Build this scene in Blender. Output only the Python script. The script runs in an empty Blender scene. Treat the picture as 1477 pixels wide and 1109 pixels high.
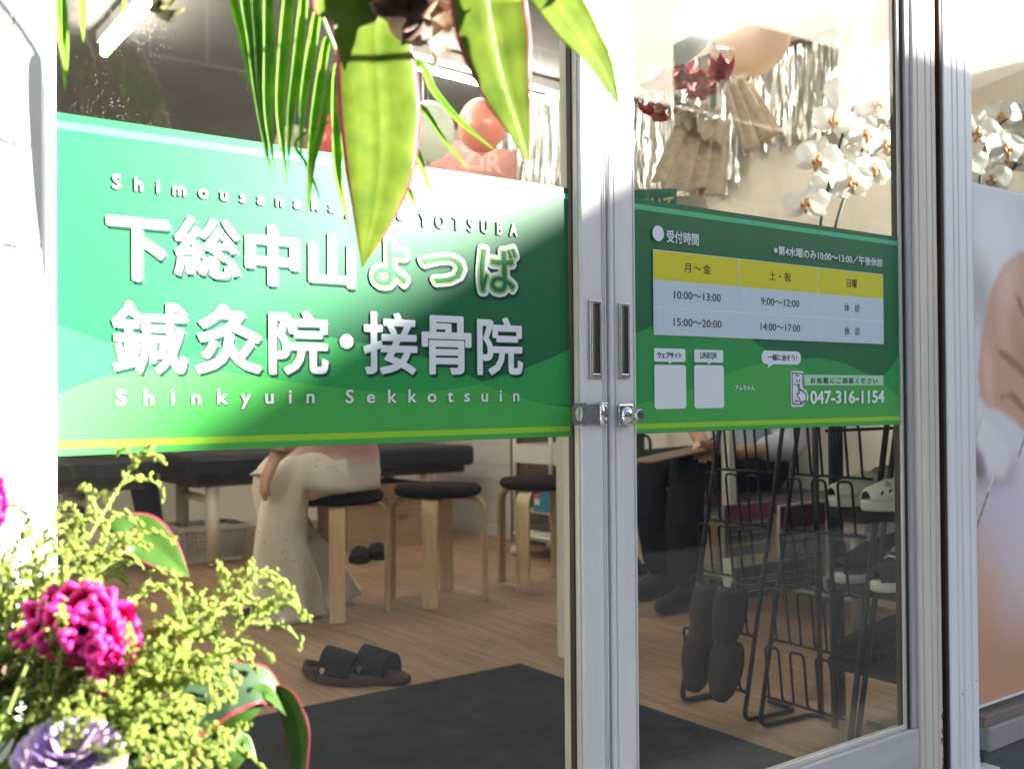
import bpy, bmesh, math, random
from mathutils import Vector, Matrix, noise
import numpy as np

random.seed(7)
SC = bpy.context.scene
COL = SC.collection
V = Vector

# ------------------------------------------------------------------ camera
PW, PH, FPX = 1477.0, 1109.0, 1476.75          # photograph size, focal length in its pixels
CAM = V((-1.173, -1.3373, 0.90))
YAW, PITCH, ROLL = 0.6347, 0.0116, -0.0075
FWD = V((math.sin(YAW)*math.cos(PITCH), math.cos(YAW)*math.cos(PITCH), math.sin(PITCH)))
_r = V((math.cos(YAW), -math.sin(YAW), 0)); _u = _r.cross(FWD)
RGT = _r*math.cos(ROLL) + _u*math.sin(ROLL)
UPV = -_r*math.sin(ROLL) + _u*math.cos(ROLL)
cd = bpy.data.cameras.new('camera'); cam = bpy.data.objects.new('camera', cd); COL.objects.link(cam)
cam.matrix_world = Matrix(((RGT.x, UPV.x, -FWD.x, CAM.x), (RGT.y, UPV.y, -FWD.y, CAM.y), (RGT.z, UPV.z, -FWD.z, CAM.z), (0, 0, 0, 1)))
cd.sensor_fit = 'HORIZONTAL'; cd.sensor_width = 36.0; cd.lens = 36.0*FPX/PW
cd.clip_start = 0.02; cd.clip_end = 500
cd.dof.use_dof = True; cd.dof.focus_distance = 1.95; cd.dof.aperture_fstop = 4.5
SC.camera = cam

# ------------------------------------------------------------------ sky, sun, exposure
SUN_EL = math.radians(20.0)
SH = V((-0.74, 0.673, 0)).normalized()            # horizontal travel of the sunlight
w = bpy.data.worlds.new('World'); SC.world = w; w.use_nodes = True
nt = w.node_tree; nt.nodes.clear()
sky = nt.nodes.new('ShaderNodeTexSky'); sky.sky_type = 'NISHITA'; sky.sun_disc = False
sky.sun_elevation = SUN_EL; sky.sun_rotation = math.atan2(-SH.x, -SH.y)
bg = nt.nodes.new('ShaderNodeBackground'); bg.inputs[1].default_value = 0.055
wo = nt.nodes.new('ShaderNodeOutputWorld')
nt.links.new(sky.outputs[0], bg.inputs[0]); nt.links.new(bg.outputs[0], wo.inputs[0])
sl = bpy.data.lights.new('sun', 'SUN'); sl.energy = 5.0; sl.angle = math.radians(0.5); sl.color = (1.0, 0.95, 0.86)
so = bpy.data.objects.new('sun', sl); COL.objects.link(so)
sd = V((SH.x*math.cos(SUN_EL), SH.y*math.cos(SUN_EL), -math.sin(SUN_EL)))
SUND = sd
so.rotation_euler = sd.to_track_quat('-Z', 'Y').to_euler(); so.location = (6, -5, 6)
vs = SC.view_settings
vs.view_transform = 'Standard'; vs.look = 'None'; vs.gamma = 1.0; vs.use_curve_mapping = False; vs.exposure = 3.0
SC.render.engine = 'CYCLES'
SC.cycles.use_denoising = True
SC.cycles.max_bounces = 10; SC.cycles.transparent_max_bounces = 24
SC.cycles.caustics_reflective = False; SC.cycles.caustics_refractive = False
SC.cycles.sample_clamp_indirect = 6.0

# ------------------------------------------------------------------ photo ray helpers (pixel + a real plane or distance -> point)
def ray(px, py): return FWD + RGT*((px-PW/2)/FPX) - UPV*((py-PH/2)/FPX)
def on_y(px, py, y): d = ray(px, py); return CAM + d*((y-CAM.y)/d.y)
def on_x(px, py, x): d = ray(px, py); return CAM + d*((x-CAM.x)/d.x)
def on_z(px, py, z): d = ray(px, py); return CAM + d*((z-CAM.z)/d.z)
def at(px, py, dist): return CAM + ray(px, py)*dist

# ------------------------------------------------------------------ materials
def s2l(c):
    c = c/255.0
    return c/12.92 if c <= .04045 else ((c+.055)/1.055)**2.4
def rgb(r, g, b): return (s2l(r), s2l(g), s2l(b), 1)
MATS = {}
def mat(name, col, rough=.5, metal=0., var=0., vscale=8., bump=0., bscale=60., stretch=(1, 1, 1), spec=.5, dark=None, trans=0., detail=5., rnd=0., bdist=.002):
    if name in MATS: return MATS[name]
    m = bpy.data.materials.new(name); m.use_nodes = True; MATS[name] = m
    N, L = m.node_tree.nodes, m.node_tree.links
    b = N['Principled BSDF']; out = N['Material Output']
    b.inputs['Base Color'].default_value = (*col[:3], 1); b.inputs['Roughness'].default_value = rough
    b.inputs['Metallic'].default_value = metal; b.inputs['Specular IOR Level'].default_value = spec
    csock = None
    if var or bump or rnd:
        tc = N.new('ShaderNodeTexCoord'); mp = N.new('ShaderNodeMapping'); mp.inputs['Scale'].default_value = stretch
        L.new(tc.outputs['Object'], mp.inputs['Vector'])
        if rnd:
            oi = N.new('ShaderNodeObjectInfo'); cm = N.new('ShaderNodeVectorMath'); cm.operation = 'SCALE'; cm.inputs[0].default_value = (37, 91, 53)
            L.new(oi.outputs['Random'], cm.inputs['Scale']); L.new(cm.outputs[0], mp.inputs['Location'])
    if var:
        nz = N.new('ShaderNodeTexNoise'); nz.inputs['Scale'].default_value = vscale; nz.inputs['Detail'].default_value = detail
        L.new(mp.outputs[0], nz.inputs['Vector'])
        rp = N.new('ShaderNodeValToRGB'); rp.color_ramp.elements[0].position = .3; rp.color_ramp.elements[1].position = .7
        d = dark if dark else [c*(1-var) for c in col[:3]]
        rp.color_ramp.elements[0].color = (*d[:3], 1); rp.color_ramp.elements[1].color = tuple(min(1, c*(1+var*.35)) for c in col[:3])+(1,)
        L.new(nz.outputs['Fac'], rp.inputs[0]); csock = rp.outputs[0]
    if rnd:
        hs = N.new('ShaderNodeHueSaturation'); 
        mr = N.new('ShaderNodeMapRange'); mr.inputs['To Min'].default_value = 1-rnd; mr.inputs['To Max'].default_value = 1+rnd
        L.new(oi.outputs['Random'], mr.inputs['Value']); L.new(mr.outputs[0], hs.inputs['Value'])
        if csock: L.new(csock, hs.inputs['Color'])
        else: hs.inputs['Color'].default_value = (*col[:3], 1)
        csock = hs.outputs[0]
    if csock: L.new(csock, b.inputs['Base Color'])
    if bump:
        n2 = N.new('ShaderNodeTexNoise'); n2.inputs['Scale'].default_value = bscale; n2.inputs['Detail'].default_value = 4
        L.new(mp.outputs[0], n2.inputs['Vector'])
        bp = N.new('ShaderNodeBump'); bp.inputs['Strength'].default_value = bump; bp.inputs['Distance'].default_value = bdist
        L.new(n2.outputs['Fac'], bp.inputs['Height']); L.new(bp.outputs[0], b.inputs['Normal'])
    if trans:
        t = N.new('ShaderNodeBsdfTranslucent'); mx = N.new('ShaderNodeMixShader'); mx.inputs[0].default_value = trans
        t.inputs[0].default_value = (min(1, col[0]*1.5), min(1, col[1]*1.5), min(1, col[2]*1.2), 1)
        if csock:
            L.new(csock, t.inputs[0])
        L.new(b.outputs[0], mx.inputs[1]); L.new(t.outputs[0], mx.inputs[2]); L.new(mx.outputs[0], out.inputs[0])
    return m
def emit(name, col, s):
    m = bpy.data.materials.new(name); m.use_nodes = True; MATS[name] = m
    N, L = m.node_tree.nodes, m.node_tree.links
    e = N.new('ShaderNodeEmission'); e.inputs[0].default_value = (*col, 1); e.inputs[1].default_value = s
    L.new(e.outputs[0], N['Material Output'].inputs[0]); return m
def glass_mat(name, tint=(.93, .96, .94), dust=0.0):
    m = bpy.data.materials.new(name); m.use_nodes = True; MATS[name] = m
    N, L = m.node_tree.nodes, m.node_tree.links; N.remove(N['Principled BSDF'])
    lw = N.new('ShaderNodeLayerWeight'); lw.inputs[0].default_value = .5
    pw = N.new('ShaderNodeMath'); pw.operation = 'POWER'; pw.inputs[1].default_value = 5; L.new(lw.outputs['Facing'], pw.inputs[0])
    ma = N.new('ShaderNodeMath'); ma.operation = 'MULTIPLY_ADD'; ma.inputs[1].default_value = .95; ma.inputs[2].default_value = .045; L.new(pw.outputs[0], ma.inputs[0])
    tr = N.new('ShaderNodeBsdfTransparent'); tr.inputs[0].default_value = (*tint, 1)
    gl = N.new('ShaderNodeBsdfGlossy'); gl.inputs['Roughness'].default_value = .015
    mx = N.new('ShaderNodeMixShader'); L.new(ma.outputs[0], mx.inputs[0]); L.new(tr.outputs[0], mx.inputs[1]); L.new(gl.outputs[0], mx.inputs[2])
    last = mx.outputs[0]
    if dust:
        tc = N.new('ShaderNodeTexCoord')
        vo = N.new('ShaderNodeTexVoronoi'); vo.inputs['Scale'].default_value = 210; L.new(tc.outputs['Object'], vo.inputs['Vector'])
        nz = N.new('ShaderNodeTexNoise'); nz.inputs['Scale'].default_value = 7; L.new(tc.outputs['Object'], nz.inputs['Vector'])
        mr = N.new('ShaderNodeMapRange'); mr.inputs['From Min'].default_value = .45; mr.inputs['From Max'].default_value = .75; mr.inputs['To Min'].default_value = 0; mr.inputs['To Max'].default_value = .26; L.new(nz.outputs['Fac'], mr.inputs['Value'])
        lt = N.new('ShaderNodeMath'); lt.operation = 'LESS_THAN'; L.new(vo.outputs['Distance'], lt.inputs[0]); L.new(mr.outputs[0], lt.inputs[1])
        n3 = N.new('ShaderNodeTexNoise'); n3.inputs['Scale'].default_value = 3; L.new(tc.outputs['Object'], n3.inputs['Vector'])
        hz = N.new('ShaderNodeMath'); hz.operation = 'MULTIPLY'; hz.inputs[1].default_value = dust*.02; L.new(n3.outputs['Fac'], hz.inputs[0])
        sp = N.new('ShaderNodeMath'); sp.operation = 'MULTIPLY_ADD'; sp.inputs[1].default_value = dust*.5; L.new(lt.outputs[0], sp.inputs[0]); L.new(hz.outputs[0], sp.inputs[2])
        df = N.new('ShaderNodeBsdfDiffuse'); df.inputs[0].default_value = (.7, .68, .64, 1)
        m2 = N.new('ShaderNodeMixShader'); L.new(sp.outputs[0], m2.inputs[0]); L.new(last, m2.inputs[1]); L.new(df.outputs[0], m2.inputs[2]); last = m2.outputs[0]
    L.new(last, N['Material Output'].inputs[0]); return m

# ------------------------------------------------------------------ mesh helpers (all coordinates are world coordinates)
ORG = {}
def org(o): return ORG.get(o.name, V((0, 0, 0)))
class MB:
    def __init__(s): s.v = []; s.f = []; s.mi = []; s.sm = []
    def face(s, idx, mi=0, sm=False): s.f.append(tuple(idx)); s.mi.append(mi); s.sm.append(sm)
    def verts(s, ps):
        b = len(s.v); s.v.extend([V(p) for p in ps]); return b
    def box(s, lo, hi, mi=0, rot=0, piv=None):
        x0, y0, z0 = lo; x1, y1, z1 = hi
        ps = [V(p) for p in ((x0, y0, z0), (x1, y0, z0), (x1, y1, z0), (x0, y1, z0), (x0, y0, z1), (x1, y0, z1), (x1, y1, z1), (x0, y1, z1))]
        if rot:
            c = V(piv) if piv else (V(lo)+V(hi))/2; M = Matrix.Rotation(rot, 3, 'Z'); ps = [M@(p-c)+c for p in ps]
        b = s.verts(ps)
        for q in ((3, 2, 1, 0), (4, 5, 6, 7), (0, 1, 5, 4), (1, 2, 6, 5), (2, 3, 7, 6), (3, 0, 4, 7)): s.face([b+i for i in q], mi)
        return s
    def obox(s, c, ax, ay, az, mi=0):                      # oriented box: centre and three half-axis vectors
        c, ax, ay, az = V(c), V(ax), V(ay), V(az)
        ps = [c+ax*i+ay*j+az*k for k in (-1, 1) for j, i in ((-1, -1), (-1, 1), (1, 1), (1, -1))]
        b = s.verts(ps)
        for q in ((3, 2, 1, 0), (4, 5, 6, 7), (0, 1, 5, 4), (1, 2, 6, 5), (2, 3, 7, 6), (3, 0, 4, 7)): s.face([b+i for i in q], mi)
        return s
    def prism(s, poly, axis, a, b_, mi=0):                 # polygon in the two other axes, extruded along axis from a to b_
        def mk(p, t): return {'x': (t, p[0], p[1]), 'y': (p[0], t, p[1]), 'z': (p[0], p[1], t)}[axis]
        n = len(poly); i0 = s.verts([mk(p, a) for p in poly]); i1 = s.verts([mk(p, b_) for p in poly])
        s.face([i0+i for i in range(n)][::-1], mi); s.face([i1+i for i in range(n)], mi)
        for i in range(n): j = (i+1) % n; s.face((i0+i, i0+j, i1+j, i1+i), mi)
        return s
    def tube(s, pts, rad, n=8, mi=0, cap=True, flat=None):
        pts = [V(p) for p in pts]; k = len(pts)
        rad = list(rad) if hasattr(rad, '__len__') else [rad]*k
        T = [(pts[min(i+1, k-1)]-pts[max(i-1, 0)]).normalized() for i in range(k)]
        up = V((0, 0, 1)) if abs(T[0].z) < .9 else V((1, 0, 0))
        A = T[0].cross(up).normalized(); rings = []
        for i in range(k):
            A = (A - T[i]*A.dot(T[i])).normalized(); B = T[i].cross(A)
            rings.append(s.verts([pts[i]+(A*math.cos(2*math.pi*j/n)+B*math.sin(2*math.pi*j/n)*(flat or 1))*rad[i] for j in range(n)]))
        for i in range(k-1):
            for j in range(n):
                q = (j+1) % n; s.face((rings[i]+j, rings[i]+q, rings[i+1]+q, rings[i+1]+j), mi, True)
        if cap: s.face([rings[0]+j for j in range(n)][::-1], mi); s.face([rings[-1]+j for j in range(n)], mi)
        return s
    def limb(s, pts, rad, n=12):                            # closed tube with rounded ends, for bodies
        pts = [V(p) for p in pts]; rad = list(rad)
        a = (pts[0]-pts[1]).normalized(); b = (pts[-1]-pts[-2]).normalized()
        P = [pts[0]+a*rad[0]*.98, pts[0]+a*rad[0]*.7]+pts+[pts[-1]+b*rad[-1]*.7, pts[-1]+b*rad[-1]*.98]
        R = [rad[0]*.2, rad[0]*.71]+rad+[rad[-1]*.71, rad[-1]*.2]
        return s.tube(P, R, n)
    def lathe(s, prof, c, n=24, mi=0, sm=True, axis='z', M=None):
        c = V(c); rings = []
        for r, z in prof:
            ring = [V((r*math.cos(2*math.pi*j/n), r*math.sin(2*math.pi*j/n), z)) for j in range(n)]
            if M: ring = [M@p for p in ring]
            rings.append(s.verts([p+c for p in ring]))
        for i in range(len(prof)-1):
            for j in range(n):
                q = (j+1) % n; s.face((rings[i]+j, rings[i]+q, rings[i+1]+q, rings[i+1]+j), mi, sm)
        s.face([rings[0]+j for j in range(n)][::-1], mi); s.face([rings[-1]+j for j in range(n)], mi)
        return s
    def ball(s, c, r, n=10, m=7, mi=0, M=None, sc=(1, 1, 1)):
        prof = [(math.sin(math.pi*(i+.02)/(m-.96+1-.0)), 0) for i in range(m)]
        c = V(c); rings = []
        for i in range(1, m):
            t = math.pi*i/m
            ring = [V((math.sin(t)*math.cos(2*math.pi*j/n)*sc[0], math.sin(t)*math.sin(2*math.pi*j/n)*sc[1], -math.cos(t)*sc[2]))*r for j in range(n)]
            if M: ring = [M@p for p in ring]
            rings.append(s.verts([p+c for p in ring]))
        lo, hi = V((0, 0, -r*sc[2])), V((0, 0, r*sc[2]))
        if M: lo, hi = M@lo, M@hi
        b = s.verts([c+lo, c+hi])
        for j in range(n):
            q = (j+1) % n
            s.face((b, rings[0]+q, rings[0]+j), mi, True); s.face((b+1, rings[-1]+j, rings[-1]+q), mi, True)
            for i in range(len(rings)-1): s.face((rings[i]+j, rings[i]+q, rings[i+1]+q, rings[i+1]+j), mi, True)
        return s
    def sheet(s, P, mi=0, sm=True, mif=None):               # grid of points P[i][j]
        ids = [s.verts(r) for r in P]
        for i in range(len(P)-1):
            for j in range(len(P[0])-1):
                s.face((ids[i]+j, ids[i]+j+1, ids[i+1]+j+1, ids[i+1]+j), mif(i, j) if mif else mi, sm)
        return s
    def mesh(s, name, o=V((0, 0, 0))):
        me = bpy.data.meshes.new(name); me.from_pydata([p-o for p in s.v], [], s.f)
        me.polygons.foreach_set('material_index', s.mi); me.polygons.foreach_set('use_smooth', s.sm); me.update(); return me
    def build(s, name, mats, parent=None, origin=None, bevel=0, fix=False, thick=0, sub=0):
        o0 = org(parent) if parent else (V(origin) if origin else V((0, 0, 0)))
        me = s.mesh(name, o0)
        if fix:
            bm = bmesh.new(); bm.from_mesh(me); bmesh.ops.recalc_face_normals(bm, faces=bm.faces); bm.to_mesh(me); bm.free()
        for m in (mats if isinstance(mats, (list, tuple)) else [mats]): me.materials.append(m)
        o = bpy.data.objects.new(name, me); COL.objects.link(o)
        if parent: o.parent = parent
        elif origin: o.location = o0
        ORG[o.name] = o0
        if bevel:
            b = o.modifiers.new('bevel', 'BEVEL'); b.width = bevel; b.segments = 2; b.limit_method = 'ANGLE'
        if thick:
            t = o.modifiers.new('solid', 'SOLIDIFY'); t.thickness = thick; t.offset = 0
        if sub:
            u = o.modifiers.new('sub', 'SUBSURF'); u.levels = sub; u.render_levels = sub
        return o
def tag(o, label=None, cat=None, group=None, kind=None):
    if label: o['label'] = label
    if cat: o['category'] = cat
    if group: o['group'] = group
    if kind: o['kind'] = kind
    return o
def thing(name, loc, label, cat, group=None):
    o = bpy.data.objects.new(name, None); COL.objects.link(o); o.location = loc; ORG[o.name] = V(loc); o.empty_display_size = .1
    return tag(o, label, cat, group)
def copy_tree(o, parent=None, loc=None, rz=None):
    c = o.copy(); COL.objects.link(c); ORG[c.name] = org(o)
    if parent: c.parent = parent
    if loc is not None: c.location = loc
    if rz is not None: c.rotation_euler = (0, 0, rz)
    for ch in list(o.children): copy_tree(ch, c)
    return c
def arc(c, r, a0, a1, n, ax, ay):
    return [V(c)+(V(ax)*math.cos(a0+(a1-a0)*i/n)+V(ay)*math.sin(a0+(a1-a0)*i/n))*r for i in range(n+1)]
def smooth(pts, k=2):
    pts = [V(p) for p in pts]
    for _ in range(k):
        q = [pts[0]]
        for a, b in zip(pts, pts[1:]): q += [a*.75+b*.25, a*.25+b*.75]
        q.append(pts[-1]); pts = q
    return pts
def rounded(pts, r, n=4):                                   # round the corners of a polyline (tube bends)
    pts = [V(p) for p in pts]; out = [pts[0]]
    for a, b, c in zip(pts, pts[1:], pts[2:]):
        d1, d2 = (a-b), (c-b); k = min(r, d1.length*.45, d2.length*.45)
        p, q = b+d1.normalized()*k, b+d2.normalized()*k
        for i in range(n+1):
            t = i/n; out.append(p*(1-t)**2+b*2*t*(1-t)+q*t*t)
    out.append(pts[-1]); return out
def lerp_list(pts, vals, n):
    """Catmull-Rom resample of points and values to n samples."""
    pts = [V(p) for p in pts]; k = len(pts); P, W = [], []
    for i in range(n):
        t = i/(n-1)*(k-1); a = min(int(t), k-2); u = t-a
        p0, p1, p2, p3 = pts[max(a-1, 0)], pts[a], pts[a+1], pts[min(a+2, k-1)]
        P.append(.5*((2*p1)+(p2-p0)*u+(2*p0-5*p1+4*p2-p3)*u*u+(3*p1-p0-3*p2+p3)*u**3))
        v0, v1, v2, v3 = vals[max(a-1, 0)], vals[a], vals[a+1], vals[min(a+2, k-1)]
        W.append(max(0, .5*((2*v1)+(v2-v0)*u+(2*v0-5*v1+4*v2-v3)*u*u+(3*v1-v0-3*v2+v3)*u**3)))
    return P, W
# ================================================================== SETTING
M_conc = mat('pavement_concrete', (.30, .29, .27), .9, var=.25, vscale=3, bump=.4, bscale=90)
M_asph = mat('asphalt', (.05, .05, .052), .9, var=.3, vscale=4, bump=.5, bscale=200)
M_wallw = mat('interior_wall_paint', (.72, .66, .56), .8, var=.05, vscale=2, bump=.15, bscale=250)
M_ceil = mat('ceiling_board', (.11, .095, .09), .9, var=.15, vscale=5)
M_alu = mat('white_aluminium', (.74, .74, .73), .38, var=.10, vscale=3, stretch=(6, 6, .6), bump=.06, bscale=40, bdist=.001)
M_aluc = mat('cream_aluminium', (.66, .62, .54), .45, var=.12, vscale=4, stretch=(6, 6, .6))
M_gask = mat('dark_gasket', (.05, .035, .028), .6)
M_gapshade = mat('gap_shade_brown', (.022, .013, .010), .6, spec=.2, var=.5, vscale=10, dark=(.06, .025, .012), stretch=(1, 1, .4))  # near-black brown standing in for shade in the gap by the post
M_chrome = mat('brushed_steel', (.62, .62, .62), .25, 1., var=.15, vscale=30)
M_dark = mat('black_paint', (.012, .012, .014), .45)
M_stucco = mat('facade_wall', (.62, .60, .57), .85, var=.12, vscale=2, bump=.5, bscale=120)

def struct(o): return tag(o, kind='structure')
MB_ = MB
struct(MB().box((-150, -150, -.45), (150, 150, -.222)).build('ground', M_asph))
struct(MB().box((-40, -3.2, -.222), (40, .03, -.06)).build('pavement', M_conc, bevel=.01))
# interior room
struct(MB().box((-3.1, .03, -.12), (2.75, 5.7, -.010)).build('floor', mat('floor_slab', (.03, .02, .014), .8)))
FLOOR = bpy.data.objects['floor']
M_plank = mat('oak_laminate', (.315, .190, .108), .5, var=.38, vscale=5, stretch=(7, .55, 1), rnd=.16, detail=8, bump=.08, bscale=30, dark=(.185, .105, .058))
pm_ = None
PLW, PLL = .152, 1.21
for ci, cx in enumerate(np.arange(-3.0, 2.65, PLW)):
    off = (ci*0.437) % 1.0 * PLL
    y = .04-off
    while y < 5.65:
        a, b = max(y, .04), min(y+PLL, 5.65)
        if b-a > .05:
            if abs((b-a)-PLL) < 1e-6 and pm_:
                o = bpy.data.objects.new('plank', pm_); COL.objects.link(o); o.location = (cx+PLW/2, (a+b)/2, 0); o.parent = FLOOR
            else:
                mb = MB().box((-PLW/2+.0011, -(b-a)/2+.0011, -.0095), (PLW/2-.0011, (b-a)/2-.0011, 0))
                me = mb.mesh('plank'); me.materials.append(M_plank)
                if abs((b-a)-PLL) < 1e-6: pm_ = me
                o = bpy.data.objects.new('plank', me); COL.objects.link(o); o.location = (cx+PLW/2, (a+b)/2, 0); o.parent = FLOOR
        y += PLL
struct(MB().box((-3.2, .1, 2.72), (2.85, 5.8, 2.85)).build('ceiling', M_ceil))
WR = struct(MB().box((2.66, .1, -.1), (2.85, 5.7, 2.72)).build('wall_right', M_wallw))
struct(MB().box((-3.1, 5.6, -.1), (2.66, 5.75, 2.72)).build('wall_back', M_wallw))
struct(MB().box((-3.2, .1, -.1), (-3.0, 5.6, 2.72)).build('wall_left', M_wallw))
# horizontal boards low on the right wall, skirting
M_board = mat('painted_board', (.56, .54, .52), .6, var=.06, vscale=3)
for i in range(7):
    MB().box((2.648, 3.80, .09+i*.125), (2.66, 5.59, .09+i*.125+.121)).build('board', M_board, WR, bevel=.002)
MB().box((2.645, .2, 0), (2.66, 2.78, .07)).build('skirting', M_wallw, WR, bevel=.003)
MB().box((2.642, 3.80, 0), (2.66, 5.59, .085)).build('skirting', M_board, WR, bevel=.003)

# brown interior door on the right wall
M_brown = mat('dark_brown_wood', (.10, .062, .045), .5, var=.4, vscale=6, stretch=(4, 4, .4))
d = thing('interior_door', (2.655, 3.3, 0), 'dark brown wooden interior door behind the white trolley', 'door')
MB().box((2.60, 2.86, .005), (2.658, 3.72, 2.05)).build('door_leaf', M_brown, d, bevel=.003)
MB().box((2.585, 2.80, 0), (2.659, 2.858, 2.11)).build('door_frame', M_board, d)
MB().box((2.585, 3.722, 0), (2.659, 3.79, 2.11)).build('door_frame', M_brown, d)
MB().box((2.585, 2.858, 2.052), (2.659, 3.722, 2.11)).build('door_frame', M_brown, d)
MB().tube(rounded([(2.60, 2.94, 1.0), (2.55, 2.94, 1.0), (2.55, 3.05, 1.0)], .02), .009).build('handle', M_chrome, d)

# ------------------------------------------------------------------ facade
fa = thing('shop_facade', (0, .1, -.06), 'pale rendered shop facade around the glazed doors', 'building')
MB().box((-6, -.02, 2.22), (6, .30, 4.6)).build('wall', M_stucco, fa)
MB().box((-6, -.02, -.06), (-1.30, .098, 2.218)).build('wall', M_stucco, fa)
MB().box((2.40, -.02, -.06), (6, .098, 2.218)).build('wall', M_stucco, fa)
MB().box((-6, .302, 4.3), (6, 6, 4.6)).build('roof', M_conc, fa)
MB().box((-1.30, -.04, 2.12), (2.40, .098, 2.218)).build('header', M_alu, fa)
MB().box((-1.30, -.055, -.06), (1.205, .095, .012)).build('door_sill', M_aluc, fa, bevel=.003)
for zt in (-.012, .008):
    MB().box((-1.28, -.058 if zt < 0 else -.012, zt), (1.2, -.050 if zt < 0 else -.006, zt+.018)).build('door_track', M_chrome, fa)

# left post: white ribbed shutter rail
po = thing('door_post', (-1.08, 0, -.06), 'white ribbed metal post striped with leaf shadows beside the shop-name banner', 'post')
prof = [(-1.29, .09), (-1.29, -.05)]
for a, b in ((-1.16, -1.06), (-.963, -.951)):
    prof += [(a, -.05), (a+.008, -.044), (b-.008, -.044), (b, -.05)]
prof += [(-.938, -.05), (-.936, -.046), (-.934, -.05), (-.906, -.05), (-.900, -.044), (-.900, .09)]
M_post = mat('white_post_paint', (.80, .79, .77), .55, var=.06, vscale=4, stretch=(3, 3, .5), bump=.05, bscale=80)
MB().prism(prof, 'z', -.06, 2.12).build('post_body', M_post, po, fix=True)
MB().box((-.9385, -.0478, -.05), (-.9355, -.0462, 2.11)).build('rust_seam', mat('rust_streak', (.45, .27, .15), .8, var=.6, vscale=30, dark=(.7, .66, .6), stretch=(1, 1, .3)), po)

# right post between door and window
p2 = thing('door_post', (1.15, 0, -.06), 'white grooved aluminium post between the door and the poster window', 'post')
prof = [(1.035, .09), (1.035, -.026), (1.039, -.030)]
for g in (1.072, 1.094, 1.128):
    prof += [(g-.003, -.030), (g-.002, -.0275), (g+.002, -.0275), (g+.003, -.030)]
prof += [(1.156, -.030), (1.160, -.026), (1.160, -.002), (1.200, -.002), (1.200, .09)]
MB().prism(prof, 'z', -.06, 2.12).build('post_body', mat('bright_aluminium', (.80, .81, .83), .35, var=.06, vscale=3, stretch=(6, 6, .5)), p2, fix=True)
for x, z, r in ((1.085, .20, .0022), (1.112, .215, .0014), (1.146, .22, .0016)):
    MB().lathe([(r, 0), (r, .0015)], (x, -.0288, z), 8, M=Matrix.Rotation(math.pi/2, 3, 'X')).build('rivet', M_dark, p2)
# dark strips painting the shaded gap between door stile and post
MB().box((1.0235, -.0285, -.05), (1.0347, .085, 2.12)).build('gap_dark_strip', M_gapshade, p2, bevel=.001)
MB().box((1.0180, .004, -.05), (1.0232, .085, 2.12)).build('gap_dark_strip', M_gask, p2)

# ------------------------------------------------------------------ sliding doors
M_glass = glass_mat('clear_glass')
M_glassd = glass_mat('dusty_glass', dust=.4)
def stile(mb, x0, x1, grooves, y0=-.022, y1=.030):
    pr = [(x0, y1), (x0, y0+.002), (x0+.002, y0)]
    for g in grooves: pr += [(g-.002, y0), (g-.0012, y0+.003), (g+.0012, y0+.003), (g+.002, y0)]
    pr += [(x1-.002, y0), (x1, y0+.002), (x1, y1)]
    return mb.prism(pr, 'z', .022, 2.105)
def pull(parent, x0, x1, z0, z1):
    yf = -.022; t = .0045
    f = MB()
    for a, b in (((x0, z0), (x0+t, z1)), ((x1-t, z0), (x1, z1)), ((x0+t, z0), (x1-t, z0+t*1.6)), ((x0+t, z1-t*1.2), (x1-t, z1))):
        f.box((a[0], yf-.004, a[1]), (b[0], yf+.004, b[1]))
    h = f.build('handle', M_chrome, parent, bevel=.0008)
    r = MB(); xi0, xi1, zi0, zi1 = x0+t, x1-t, z0+t*1.6, z1-t*1.2
    r.box((xi0, yf-.0012, zi0), (xi0+.0075, yf-.0006, zi1))
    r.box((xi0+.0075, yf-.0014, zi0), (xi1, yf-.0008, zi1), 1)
    r.build('handle_recess', [mat('recess_steel', (.30, .30, .30), .3, .8, var=.2, vscale=20), mat('recess_shadow_steel', (.09, .085, .08), .35, .8)], h)  # flat plates: the recess shade is painted by the darker steel
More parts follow.
